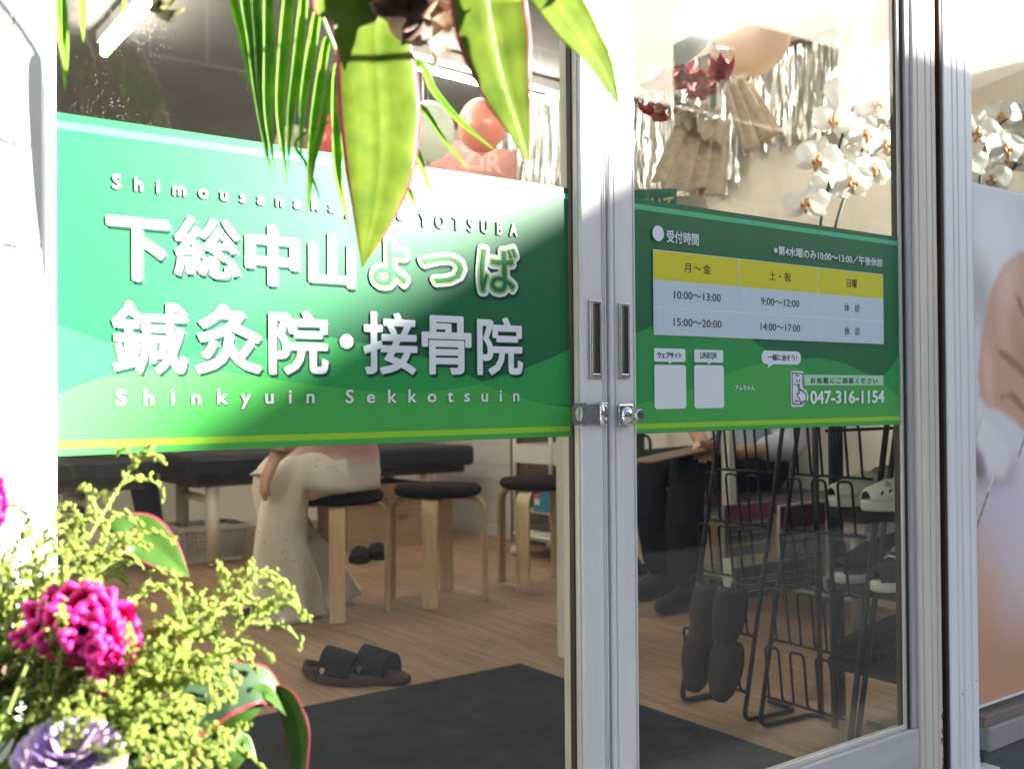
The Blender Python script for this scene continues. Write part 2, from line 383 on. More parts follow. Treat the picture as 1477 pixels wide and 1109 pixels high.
def door(side):
    if side == 'L':
        d = thing('sliding_door', (-.45, 0, .012), 'aluminium sliding glass door carrying the clinic-name banner', 'door')
        st = [((-.898, -.884), ()), ((-.058, -.0015), (-.012, -.007))]; g0, g1 = -.886, -.066
    else:
        d = thing('sliding_door', (.53, 0, .012), 'aluminium sliding glass door carrying the opening-hours banner', 'door')
        st = [((.0055, .067), (.0165, .061)), ((.925, 1.0165), (.943, .975, .998))]; g0, g1 = .066, .912
    for (a, b), gr in st:
        o = stile(MB(), a, b, gr).build('stile', M_aluc if a > .5 else M_alu, d, fix=True)
    M_r = mat('rail_aluminium', (.52, .52, .52), .4, var=.2, vscale=4, stretch=(1, 5, 6))
    MB().box((g0+.002 if side == 'L' else .067, -.020, .022), (st[1][0][0]-.0005, .028, .150)).build('bottom_rail', M_r, d, bevel=.002)
    MB().box((g0+.002 if side == 'L' else .067, -.020, 2.02), (st[1][0][0]-.0005, .028, 2.105)).build('top_rail', M_alu, d, bevel=.002)
    MB().box((g0+.002, 0, .151), (g1-.001, .005, 2.019)).build('glass_pane', M_glassd if side == 'L' else M_glass, d)
    # glazing beads and gaskets
    if side == 'L':
        MB().box((-.0655, -.005, .151), (-.0615, .0055, 2.019)).build('gasket', M_gask, d)
        MB().box((-.0655, .0058, .151), (-.0615, .022, 2.019)).build('bead', M_aluc, d)
        MB().box((-.0613, -.016, .151), (-.0583, .020, 2.019)).build('bead', M_aluc, d)
    else:
        MB().box((.891, -.006, .151), (.9, -.0005, 2.019)).build('bead', M_aluc, d, bevel=.001)
        MB().box((.9005, -.010, .151), (.9045, .02, 2.019)).build('gasket', M_gask, d)
        MB().box((.905, -.016, .151), (.9245, .02, 2.019)).build('bead', mat('grey_aluminium', (.42, .40, .41), .4, var=.1), d, bevel=.0015)
        MB().box((.068, -.007, .1505), (.891, -.0005, .160)).build('bead', M_aluc, d, bevel=.001)
    return d
DL = door('L'); DR = door('R')
MB().box((-.0008, .012, .022), (.0048, .026, 2.105)).build('gasket', M_gask, DR)
pull(DL, -.042, -.0155, .930, 1.062)
pull(DR, .0245, .0495, .930, 1.060)
# rust at the foot of the right stile
ru = MB()
for k in range(26):
    z = random.choice([.085, .03, .14])+random.gauss(0, .018); x = 1.0167-abs(random.gauss(0, .004))
    ru.ball((x, -.0215, max(.03, z)), random.uniform(.002, .006), 6, 4, sc=(1, .25, 1.6))
ru.build('rust_patch', mat('rust', (.22, .075, .03), .9, var=.6, vscale=60), DR)
# hasp on the left leaf, lock body on the right leaf
h = MB()
def plate_hole(mb, x0, x1, z0, z1, hx, hz, rx, rz, y0, y1, n=16):
    outer, inner = [], []
    for i in range(n):
        a = 2*math.pi*(i+.5)/n; c, s_ = math.cos(a), math.sin(a)
        k = min((x1-x0)/2/abs(c) if abs(c) > 1e-6 else 9, (z1-z0)/2/abs(s_) if abs(s_) > 1e-6 else 9)
        outer.append(((x0+x1)/2+c*k, (z0+z1)/2+s_*k)); inner.append((hx+c*rx, hz+s_*rz))
    ids = [mb.verts([(p[0], y, p[1]) for p in L_]) for y in (y0, y1) for L_ in (outer, inner)]
    for i in range(n):
        j = (i+1) % n
        mb.face((ids[0]+i, ids[0]+j, ids[1]+j, ids[1]+i)); mb.face((ids[2]+i, ids[3]+i, ids[3]+j, ids[2]+j))
        mb.face((ids[0]+i, ids[2]+i, ids[2]+j, ids[0]+j)); mb.face((ids[1]+i, ids[1]+j, ids[3]+j, ids[3]+i))
plate_hole(h, -.084, -.050, .851, .888, -.0685, .870, .0095, .0125, -.0275, -.0255)
h.box((-.0505, -.0275, .8535), (-.0245, -.0255, .8855))
hp = h.build('hasp', M_chrome, DL, fix=True)
MB().tube([(-.020, -.0275, .8505), (-.020, -.0275, .8895)], .0048, 10).build('hinge_knuckle', mat('polished_steel', (.75, .73, .68), .12, 1.), hp)
MB().box((-.0155, -.0255, .8520), (-.0030, -.0232, .8880)).build('hinge_plate', M_chrome, hp, bevel=.001)
for z in (.859, .881):
    MB().ball((-.0095, -.0258, z), .0036, 10, 6, sc=(1, .5, 1)).build('screw', M_chrome, hp)
M_lock = mat('polished_lock', (.72, .71, .72), .10, 1., var=.1, vscale=40)
lk = MB().box((.0185, -.030, .8500), (.0515, -.0225, .8850)).build('lock_body', M_lock, DR, bevel=.002)
MB().ball((.036, -.030, .8655), .0145, 14, 9, sc=(1, .75, 1)).build('lock_bulge', M_lock, lk)
MB().tube([(.050, -.028, .8665), (.050, -.048, .8665), (.050, -.050, .8665)], [.0105, .0105, .009], 14).build('lock_barrel', M_chrome, lk)
MB().tube([(.050, -.0500, .8665), (.050, -.0508, .8665)], [.0045, .0045], 10).build('keyhole_face', M_gask, lk)

# ------------------------------------------------------------------ poster window on the right
M_pan = mat('grey_panel', (.085, .10, .115), .55, var=.25, vscale=4, stretch=(1, 1, 6))
wn = thing('shop_window', (1.8, 0, -.06), 'fixed shop window with a large printed poster beside the door', 'window')
MB().box((1.2005, 0, .060), (2.399, .006, 2.119)).build('glass_pane', M_glass, wn)
MB().box((1.2005, -.030, .040), (2.399, .05, .096)).build('bottom_rail', mat('dull_aluminium', (.27, .26, .25), .5, var=.2, vscale=5), wn, bevel=.003)
MB().box((1.2005, -.020, .0965), (2.399, .03, .122)).build('bottom_bead', mat('brown_bead', (.20, .14, .12), .5), wn, bevel=.002)
for i, (a, b) in enumerate(((-.06, -.0575), (-.056, .0385))):
    MB().box((1.2005, -.012-.002*i, a), (2.399, .09, b)).build('base_panel', M_pan, wn, bevel=.002)
for i in range(1):
    MB().box((1.2005, -.0165, -.018), (2.399, -.0145, .0365)).build('base_panel', M_pan, wn, bevel=.002)
MB().box((2.36, -.03, .1225), (2.399, .05, 2.119)).build('side_rail', M_alu, wn)
# ================================================================== unseen street, added to shade the doors and darken the glass reflections
M_win = mat('dark_window', (.03, .035, .04), .08)
M_roof = mat('grey_roof_tile', (.09, .09, .10), .7, var=.3, vscale=20)
def house(xc, w_, y0, dep, eave, ridge, col, label, nfl):
    t = thing('house', (xc, y0-dep/2, -.222), label, 'house')
    mw = mat('house_wall_%d' % int(xc*10), col, .85, var=.12, vscale=1.5, bump=.4, bscale=60)
    x0, x1 = xc-w_/2, xc+w_/2
    if ridge > eave: poly = [(x0, -.222), (x1, -.222), (x1, eave), (xc, ridge), (x0, eave)]
    else: poly = [(x0, -.222), (x1, -.222), (x1, eave), (x0, eave)]
    MB().prism(poly, 'y', y0-dep, y0).build('wall', mw, t, fix=True)
    if ridge > eave:
        for sx in (-1, 1):
            ex = xc+sx*(w_/2+.25); ez = eave-.25*(ridge-eave)/(w_/2)
            rf = [(xc, ridge+.02), (ex, ez+.02), (ex, ez+.16), (xc, ridge+.16)]
            MB().prism(rf, 'y', y0-dep-.25, y0+.05).build('roof', M_roof, t, fix=True)
    fh = (eave+.1)/nfl
    for f in range(nfl):
        for k in range(3):
            wx = x0+w_*(k+.5)/3; z = .7+f*fh
            g = MB().box((wx-.75, y0-.05, z), (wx+.75, y0+.03, z+1.3)).build('window', M_win, t)
            fr = MB()
            for a, b in (((wx-.8, z-.05), (wx-.75, z+1.35)), ((wx+.75, z-.05), (wx+.8, z+1.35)), ((wx-.75, z+1.3), (wx+.75, z+1.35)), ((wx-.75, z-.05), (wx+.75, z)), ((wx-.02, z), (wx+.02, z+1.3))):
                fr.box((a[0], y0, a[1]), (b[0], y0+.07, b[1]))
            fr.build('frame', M_alu, g)
# unseen added block, its parapet shaped to shade the lower right of the doors
K = 12.0/abs(SH.y); DX, DZ = -SH.x*K, K*math.tan(SUN_EL)
PKX, PKZ = .46, 1.565
def up(x, z): return (x+DX, z+DZ)
tw = thing('house', (DX+2.4, -15.5, -.222), 'flat roofed block with a sloping parapet across the street', 'house')
M_blk = mat('block_wall', (.17, .16, .15), .85, var=.12, vscale=1.5, bump=.4, bscale=60)
MB().box((DX-1.6, -19, -.222), (DX+7.5, -12.4, DZ-.35)).build('wall', M_blk, tw)
MB().box((DX-1.8, -19.2, DZ-.348), (DX+7.7, -12.2, DZ-.20)).build('roof', M_roof, tw)
SHZ = lambda x: 1.303+.577*x
MB().prism([up(-.66, -.198), up(4.2, -.198), up(4.2, SHZ(.75)-.012), up(.75, SHZ(.75)-.012), up(-.66, SHZ(-.66)-.012)], 'y', -12.14, -12.02).build('shade_parapet', M_blk, tw, fix=True)
for pts in ([(-.67, SHZ(-.67)), (.75, SHZ(.75)), (.75, SHZ(.75)-.010), (-.67, SHZ(-.67)-.010)], [(4.21, SHZ(.75)), (4.21, SHZ(.75)-.010), (.7505, SHZ(.75)-.010), (.7505, SHZ(.75))]):
    MB().prism([up(*p) for p in pts], 'y', -12.15, -12.01).build('coping', M_roof, tw, fix=True)
for f in range(2):
    for k in range(4):
        wx = DX-.4+k*2.3; z = .8+f*2.7
        g = MB().box((wx-.7, -12.45, z), (wx+.7, -12.38, z+1.2)).build('window', M_win, tw)
        fr = MB()
        for a_, b_ in (((wx-.75, z-.05), (wx-.7, z+1.25)), ((wx+.7, z-.05), (wx+.75, z+1.25)), ((wx-.7, z+1.2), (wx+.7, z+1.25)), ((wx-.7, z-.05), (wx+.7, z)), ((wx-.02, z), (wx+.02, z+1.2))):
            fr.box((a_[0], -12.40, a_[1]), (b_[0], -12.34, b_[1]))
        fr.build('frame', M_alu, g)
for (xc, w_, e, r, c, n, lb) in ((6.6, 8.6, 9.4, 9.4, (.16, .15, .14), 2, 'flat roofed dark block across the street'), (-3.2, 9.4, 9.2, 11.4, (.22, .20, .18), 2, 'gabled house across the street'),
        (-13.2, 9.0, 10.6, 10.6, (.16, .16, .165), 3, 'grey flat roofed block across the street'), (28.5, 12.0, 8.0, 10.4, (.18, .16, .14), 3, 'wide gabled house across the street'), (43, 14., 9, 9, (.15, .15, .155), 3, 'wide flat block across the street')):
    house(xc, w_, -12.3, 7.0, e, r, c, lb, n)

# ================================================================== BANNERS
def flat(name, pts, y, m, parent):
    """printed flat shape on the door plane, points are (x, z)"""
    mb = MB(); b = mb.verts([(p[0], y, p[1]) for p in pts]); mb.face(list(range(b, b+len(pts))))
    me_o = mb.build(name, m, parent)
    bm = bmesh.new(); bm.from_mesh(me_o.data); bm.normal_update()
    for f in bm.faces:
        if f.normal.y > 0: f.normal_flip()
    bmesh.ops.triangulate(bm, faces=bm.faces); bm.to_mesh(me_o.data); bm.free()
    return me_o
def dp(px, py): p = on_y(px, py, 0); return (p.x, p.z)
def fpx(name, pts, y, m, parent): return flat(name, [dp(*p) for p in pts], y, m, parent)
_tc = bpy.data.curves.new('tmp_text', 'FONT'); _to = bpy.data.objects.new('tmp_text', _tc); COL.objects.link(_to)
def text_mesh(body, bold=0., space=1., res=3):
    """flat filled lettering; bold widens every outline by a round-cornered stroke that stays joined to the letter"""
    _tc.body = body; _tc.space_character = space; _tc.resolution_u = res
    dg = bpy.context.evaluated_depsgraph_get(); dg.update()
    me = bpy.data.meshes.new_from_object(_to.evaluated_get(dg))
    if not bold: return me
    bm = bmesh.new(); bm.from_mesh(me); bmesh.ops.remove_doubles(bm, verts=bm.verts, dist=1e-5); bm.normal_update()
    for f in bm.faces:
        if f.normal.z < 0: f.normal_flip()
    inc = {}
    for e in [e for e in bm.edges if len(e.link_loops) == 1]:
        lp = e.link_loops[0]; a, b = lp.vert, lp.link_loop_next.vert; d = (b.co-a.co)
        if d.length < 1e-6: continue
        n = V((d.y, -d.x, 0)).normalized()
        inc.setdefault(a, [None, None])[1] = n; inc.setdefault(b, [None, None])[0] = n
        p, q = bm.verts.new(a.co+n*bold-V((0, 0, .01))), bm.verts.new(b.co+n*bold-V((0, 0, .01)))
        bm.faces.new((a, p, q, b))
    for v, (n0, n1) in inc.items():
        if n0 is None or n1 is None: continue
        cr = n0.x*n1.y-n0.y*n1.x; ang = math.atan2(cr, n0.dot(n1))
        if ang < .05: continue
        k = max(1, int(ang/.4)+1); arcv = [bm.verts.new(v.co+Matrix.Rotation(ang*i/k, 3, 'Z')@n0*bold-V((0, 0, .0101))) for i in range(k+1)]
        for i in range(k): bm.faces.new((v, arcv[i], arcv[i+1]))
    bm.to_mesh(me); bm.free(); me.update(); return me
def text_to(name, body, x0, x1, z0, z1, y, m, parent, bold=0., space=1., thick=.0003, res=3, dx=0, dz=0, box=None):
    """lettering fitted into the rectangle x0..x1, z0..z1 of the plane at depth y"""
    me = text_mesh(body, bold, space, res)
    n = len(me.vertices); co = np.empty(n*3, 'f'); me.vertices.foreach_get('co', co); co = co.reshape(-1, 3)
    if box is None: mn, mx = co.min(0), co.max(0)
    else: mn, mx = box
    sx = (x1-x0)/(mx[0]-mn[0]); sz = (z1-z0)/(mx[1]-mn[1])
    zr = max(abs(co[:, 2]).max(), 1e-6)
    o0 = org(parent)
    out = np.stack([x0+(co[:, 0]-mn[0])*sx+dx-o0.x, y-co[:, 2]/zr*thick-o0.y, z0+(co[:, 1]-mn[1])*sz+dz-o0.z], 1).astype('f')
    me.vertices.foreach_set('co', out.ravel()); me.name = name; me.update()
    me.materials.clear(); me.materials.append(m)
    for p in me.polygons: p.use_smooth = False
    o = bpy.data.objects.new(name, me); COL.objects.link(o); o.parent = parent; ORG[o.name] = o0
    return o, (mn, mx)
def text_px(name, body, pxl, pyt, pyb, pxr, y, m, parent, **k):
    x0 = dp(pxl, (pyt+pyb)/2)[0]; z1 = dp(pxl, pyt)[1]; z0 = dp(pxl, pyb)[1]; x1 = dp(pxr, 480)[0]
    for _ in range(3):                                       # the right end on the same height
        pr = V((x1, 0, (z0+z1)/2))-CAM; py = PH/2-FPX*pr.dot(UPV)/pr.dot(FWD); x1 = dp(pxr, py)[0]
    return text_to(name, body, x0, x1, z0, z1, y, m, parent, **k)
def ink(n, r, g, b, rough=.35): return mat('print_'+n, rgb(r, g, b), rough, spec=.4, var=.03, vscale=300)
I_dark = ink('deep_green', 24, 106, 68); I_mid = ink('mid_green', 46, 152, 80); I_lite = ink('leaf_green', 70, 170, 80)
I_mint = ink('mint', 70, 190, 135); I_lime = ink('lime', 150, 205, 55); I_white = ink('white', 226, 232, 238)
I_shad = ink('letter_shadow', 12, 62, 52); I_yel = ink('yellow', 214, 208, 40); I_pale = ink('pale_blue_white', 196, 214, 224)
I_txt = ink('black_green', 28, 52, 48); I_core = ink('core_green', 26, 112, 70); I_rim = ink('pale_lime', 150, 200, 110); I_navy = ink('navy', 24, 30, 62)
I_edge = ink('film_edge', 16, 78, 58)
ZB, ZT = .8318, 1.2518
def clipx(pts, x0, x1): return [(min(max(p[0], x0), x1), p[1]) for p in pts]
def lines_rect(nm, x0, x1, z0, z1, y, m, par): return flat(nm, [(x0, z0), (x1, z0), (x1, z1), (x0, z1)], y, m, par)
Y0 = -.0022
# --- clinic name banner
xa, xb = -.8935, -.0693
b1 = thing('window_banner', (-.48, -.001, ZB), 'green clinic-name banner with big white lettering stuck on the door glass', 'banner')
MB().box((xa, Y0+.0004, ZB), (xb, -.0004, ZT)).build('film', I_dark, b1)
lines_rect('stripe', xa, xb, ZT-.0200, ZT-.0102, Y0-.0003, I_mint, b1)
fpx('wave', [(64, 461), (78, 465), (110, 478), (160, 496), (215, 512), (267, 515), (330, 495), (400, 488), (473, 486), (551, 500), (603, 512), (650, 530), (695, 551), (740, 537), (785, 520), (820.8, 504), (821, 585), (780, 582), (740, 574), (695, 552), (690, 590), (400, 600), (66, 610)], Y0-.0003, I_mid, b1)
fpx('wave', [(65.5, 577), (78, 570), (110, 557), (150, 544), (200, 535), (267, 530), (330, 537), (400, 548), (480, 559), (560, 567), (620, 565), (660, 560), (695, 553), (715, 562), (740, 572), (780, 582), (821.2, 587), (821.7, 628.5), (500, 641), (66.5, 658)], Y0-.0006, I_lite, b1)
lines_rect('stripe', xa, xb, ZB+.0085, ZB+.0175, Y0-.0009, I_lime, b1)
YT = Y0-.0016
def big(body, l, t, b_, r, bold=.030, sh=.004):
    _, bx = text_px('lettering', body, l, t, b_, r, YT-.0006, I_white, b1, bold=bold)
    text_px('lettering_shadow', body, l, t, b_, r, YT, I_shad, b1, bold=bold, dx=sh, dz=-sh)
for ch, l, t, b_, r in (('下', 152, 311, 403, 242), ('総', 250, 310, 398, 344), ('中', 352, 322, 410, 428), ('山', 443, 333, 413, 509)):
    big(ch, l, t, b_, r, bold=.016 if ch == '総' else .030)
for ch, l, t, b_, r in (('鍼', 160, 433, 539, 268), ('灸', 280, 438, 539, 376), ('院', 386, 446, 540, 472), ('接', 522, 449, 540, 600), ('骨', 606, 454, 540, 678), ('院', 686, 456, 541, 752)):
    big(ch, l, t, b_, r, bold=.014 if ch == '鍼' else .022)
big('●', 488, 482, 503, 508, bold=0, sh=.003)
for ch, l, t, b_, r in (('よ', 527, 335, 421, 593), ('つ', 598, 356, 417, 674), ('ば', 681, 344, 430, 750)):
    x0, z1 = dp(l, t); x1 = dp(r, (t+b_)/2)[0]; z0 = dp(l, b_)[1]; q = .0115
    # white and pale rims are the same glyph drawn with a thicker stroke
    for nm, mtl, bold, yy in (('lettering_shadow', I_shad, .105, YT), ('lettering', I_white, .105, YT-.0006), ('lettering', I_rim, .052, YT-.0012), ('lettering', I_core, .010, YT-.0018)):
        gw, gh = (x1-x0)-2*q, (z1-z0)-2*q
        me = text_mesh(ch, 0.); co = np.array([v.co[:] for v in me.vertices]); base = (co.min(0), co.max(0)); bpy.data.meshes.remove(me)
        text_to(nm, ch, x0+q, x1-q, z0+q, z1-q, yy, mtl, b1, bold=bold, box=base, **(dict(dx=.004, dz=-.004) if 'shadow' in nm else {}))
def letters_apart(o):
    """one object for each letter of a widely spaced line"""
    bm = bmesh.new(); bm.from_mesh(o.data); seen = set(); isl = []
    for v in bm.verts:
        if v in seen: continue
        st, comp = [v], []; seen.add(v)
        while st:
            q = st.pop(); comp.append(q)
            for e in q.link_edges:
                w_ = e.other_vert(q)
                if w_ not in seen: seen.add(w_); st.append(w_)
        isl.append([min(q.co.x for q in comp), max(q.co.x for q in comp), {f for q in comp for f in q.link_faces}])
    isl.sort(key=lambda t_: t_[0]); grp = []
    for a_, b_, f_ in isl:
        if grp and a_ < grp[-1][1]-1e-4: grp[-1][1] = max(grp[-1][1], b_); grp[-1][2] |= f_
        else: grp.append([a_, b_, set(f_)])
    for a_, b_, f_ in grp:
        idx = {}; vs_, fs_ = [], []
        for f in f_:
            ids = []
            for q in f.verts:
                if q not in idx: idx[q] = len(vs_); vs_.append(q.co.copy())
                ids.append(idx[q])
            fs_.append(ids)
        me = bpy.data.meshes.new('lettering'); me.from_pydata(vs_, [], fs_); me.materials.append(o.data.materials[0])
        n_ = bpy.data.objects.new(o.name.split('.')[0], me); COL.objects.link(n_); n_.parent = o.parent; ORG[n_.name] = org(o.parent)
    bm.free(); bpy.data.objects.remove(o)
def spaced(body, l, t, b_, r, par, m):
    letters_apart(text_px('lettering', body, l, t, b_, r, YT-.0006, m, par, space=2.3, bold=.018)[0])
    letters_apart(text_px('lettering_shadow', body, l, t, b_, r, YT, I_shad, par, space=2.3, bold=.018, dx=.0012, dz=-.0012)[0])
spaced('Shimousanakayama', 161, 252, 279, 580, b1, I_white)
spaced('YOTSUBA', 603, 307, 327, 744, b1, I_white)
spaced('Shinkyuin', 166, 562, 592, 452, b1, I_white)
spaced('Sekkotsuin', 497, 562, 582, 747, b1, I_white)

# --- opening hours banner
xa, xb = .0693, .8905
b2 = thing('window_banner', (.48, -.001, ZB), 'green opening-hours banner with a yellow and white timetable on the door glass', 'banner')
MB().box((xa, Y0+.0004, ZB), (xb, -.0004, ZT)).build('film', I_dark, b2)
lines_rect('stripe', xa, xb, ZT-.0200, ZT-.0102, Y0-.0003, I_mint, b2)
fpx('wave', [(907.5, 486), (920, 479), (941, 470), (970, 463), (1000, 461), (1030, 465), (1055, 474), (1082, 490), (1107, 508), (1130, 516), (1153, 518), (1180, 516), (1217, 524), (1250, 540), (1262, 548), (1278, 538), (1296, 511), (1296, 600), (908, 612)], Y0-.0003, I_mid, b2)
fpx('wave', [(907.8, 585), (941, 578), (975, 570), (1003, 558), (1030, 547), (1052, 538), (1080, 528), (1113, 522), (1141, 527), (1170, 541), (1200, 553), (1235, 556), (1262, 549), (1280, 560), (1296, 572), (1296.5, 612), (1100, 618), (908, 625)], Y0-.0006, I_lite, b2)
lines_rect('stripe', xa, xb, ZB+.0085, ZB+.0175, Y0-.0009, I_lime, b2)
T = lambda *a, **k: text_px('lettering', *a, **k)
YP = Y0-.0016
# timetable
x0, x1 = dp(940, 420)[0], dp(1272, 450)[0]; zt = dp(940, 360)[1]; zb = dp(940, 483)[1]; zh = dp(940, 403)[1]; zm = dp(940, 443)[1]
c1, c2 = dp(1064, 440)[0], dp(1178.5, 440)[0]
tb = lines_rect('timetable', x0, x1, zb, zt, YP, I_white, b2)
g = .0011
for a, b_ in ((x0+g, c1-g), (c1+g, c2-g), (c2+g, x1-g)):
    lines_rect('header_cell', a, b_, zh, zt-g, YP-.0003, I_yel, tb)
    lines_rect('cell', a, b_, zm+g, zh-.0002, YP-.0003, I_pale, tb); lines_rect('cell', a, b_, zb+g, zm-g, YP-.0003, I_pale, tb)
YL = YP-.0008
cxs = [(x0+c1)/2, (c1+c2)/2, (c2+x1)/2]; hh = .0135
def cell(body, ci, zc, wd, h_=.0145, sp=1.0, m=I_txt, bold=.008):
    text_to('lettering', body, cxs[ci]-wd/2, cxs[ci]+wd/2, zc-h_/2, zc+h_/2, YL, m, b2, space=sp, bold=bold)
zhc = (zh+zt)/2
cell('月～金', 0, zhc, .072, .0185, 1.25); cell('土・祝', 1, zhc, .066, .0185, 1.25); cell('日曜', 2, zhc, .036, .0185)
z1c, z2c = (zm+zh)/2, (zb+zm)/2
cell('10:00～13:00', 0, z1c, .125); cell('9:00～12:00', 1, z1c, .118); cell('休　診', 2, z1c, .055, .0175)
cell('15:00～20:00', 0, z2c, .128); cell('14:00～17:00', 1, z2c, .122); cell('休　診', 2, z2c, .055, .0175)
T('●', 938.5, 325, 347.5, 955, YL, I_white, b2)
T('受付時間', 959, 332, 350, 1005.5, YL, I_white, b2, bold=.02)
T('※第4水曜のみ10:00～13:00／午後休診', 1113.5, 354, 368, 1271, YL, I_white, b2, bold=.02)
# rounded cards
def rrect(xl, xr, z0_, z1_, r, n=4):
    out = []
    for cx_, cz_, a0 in ((xr-r, z1_-r, 0), (xl+r, z1_-r, 90), (xl+r, z0_+r, 180), (xr-r, z0_+r, 270)):
        for i in range(n+1):
            a = math.radians(a0+90*i/n); out.append((cx_+r*math.cos(a), cz_+r*math.sin(a)))
    return out
def card_px(l, t, b_, r, rad, nm='card', m=None, y=YP):
    xl, z1_ = dp(l, t); z0_ = dp(l, b_)[1]; xr = dp(r, (t+b_)/2)[0]
    return flat(nm, rrect(xl, xr, z0_, z1_, rad), y, m or I_white, b2)
card_px(941, 502, 521.5, 986.5, .004, 'caption_bubble'); card_px(999, 504, 522.5, 1041, .004, 'caption_bubble')
for px_, t_ in ((965, 521), (1021, 522)):
    fpx('bubble_tail', [(px_-3, t_-.8), (px_+5, t_-.8), (px_-2, t_+4)], YP-.0002, I_white, b2)
card_px(941.5, 526, 590, 987.5, .006, 'blank_card'); card_px(999, 526.5, 589, 1042, .006, 'blank_card')
T('ウェブサイト', 946, 507, 516.5, 981, YL, I_navy, b2, bold=.03)
T('LINEQR', 1007.5, 508, 518.5, 1032, YL, ink('teal', 30, 110, 100), b2, bold=.01)
T('アムちゃん', 1058, 555.5, 563.5, 1086, YL, I_white, b2, bold=.03)
xl, z1_ = dp(1096, 505.5); z0_ = dp(1096, 525)[1]; xr = dp(1153, 516)[0]
flat('speech_bubble', rrect(xl, xr, z0_, z1_, .0125, 6), YP, I_white, b2)
fpx('bubble_tail', [(1106, 522), (1116, 523), (1105, 531)], YP-.0002, I_white, b2)
T('一緒に治そう！', 1105, 510.5, 520, 1147, YL, I_navy, b2, bold=.012)
# phone icon with a pointing hand
card_px(1138, 535, 587, 1157, .006, 'phone_icon')
fpx('phone_icon', [(1150, 560), (1160, 562), (1164, 570), (1163, 578), (1154, 587), (1146, 587), (1144, 572)], YP-.0002, I_white, b2)
def strokes(nm, pls, wd, m, par, y):
    mb = MB()
    for pl in pls:
        P = [V((*dp(*p), 0)) for p in pl]
        for a, b_ in zip(P, P[1:]):
            d_ = (b_-a).normalized(); nrm = V((-d_.y, d_.x, 0))*wd; a2, b2_ = a-d_*wd, b_+d_*wd
            q = mb.verts([(p.x, y, p.y) for p in (a2+nrm, b2_+nrm, b2_-nrm, a2-nrm)]); mb.face((q+3, q+2, q+1, q))
            y -= .00002
    return mb.build(nm, m, par, fix=False)
strokes('phone_drawing', [[(1140, 538), (1155, 539), (1155.5, 558)], [(1140, 538), (1140.5, 582), (1150, 583.5)], [(1145.5, 541.5), (1149.5, 542)], [(1144, 578), (1149, 578.5)],
    [(1146, 548), (1148, 551)], [(1151, 547), (1150, 550.5)], [(1143, 554), (1145.5, 555)], [(1148, 555), (1150.5, 567), (1146.5, 568), (1151, 576), (1151.5, 581), (1160, 577), (1160.5, 568), (1154, 562.5), (1151.5, 563), (1150, 554.5), (1148, 555)],
    [(1151.5, 583), (1161, 579)]], .0010, I_navy, b2, YL)
lines_rect('caption_bar', dp(1158, 548)[0], dp(1272, 548)[0], dp(1272, 556)[1], dp(1272, 541.5)[1], YP, ink('pale_mint', 170, 215, 185), b2)
T('お気軽にご相談ください', 1167, 544.2, 553.2, 1263, YL, I_txt, b2, space=1.45, bold=.01)
T('047-316-1154', 1166, 563.5, 583, 1273, YL, I_white, b2, bold=.03)


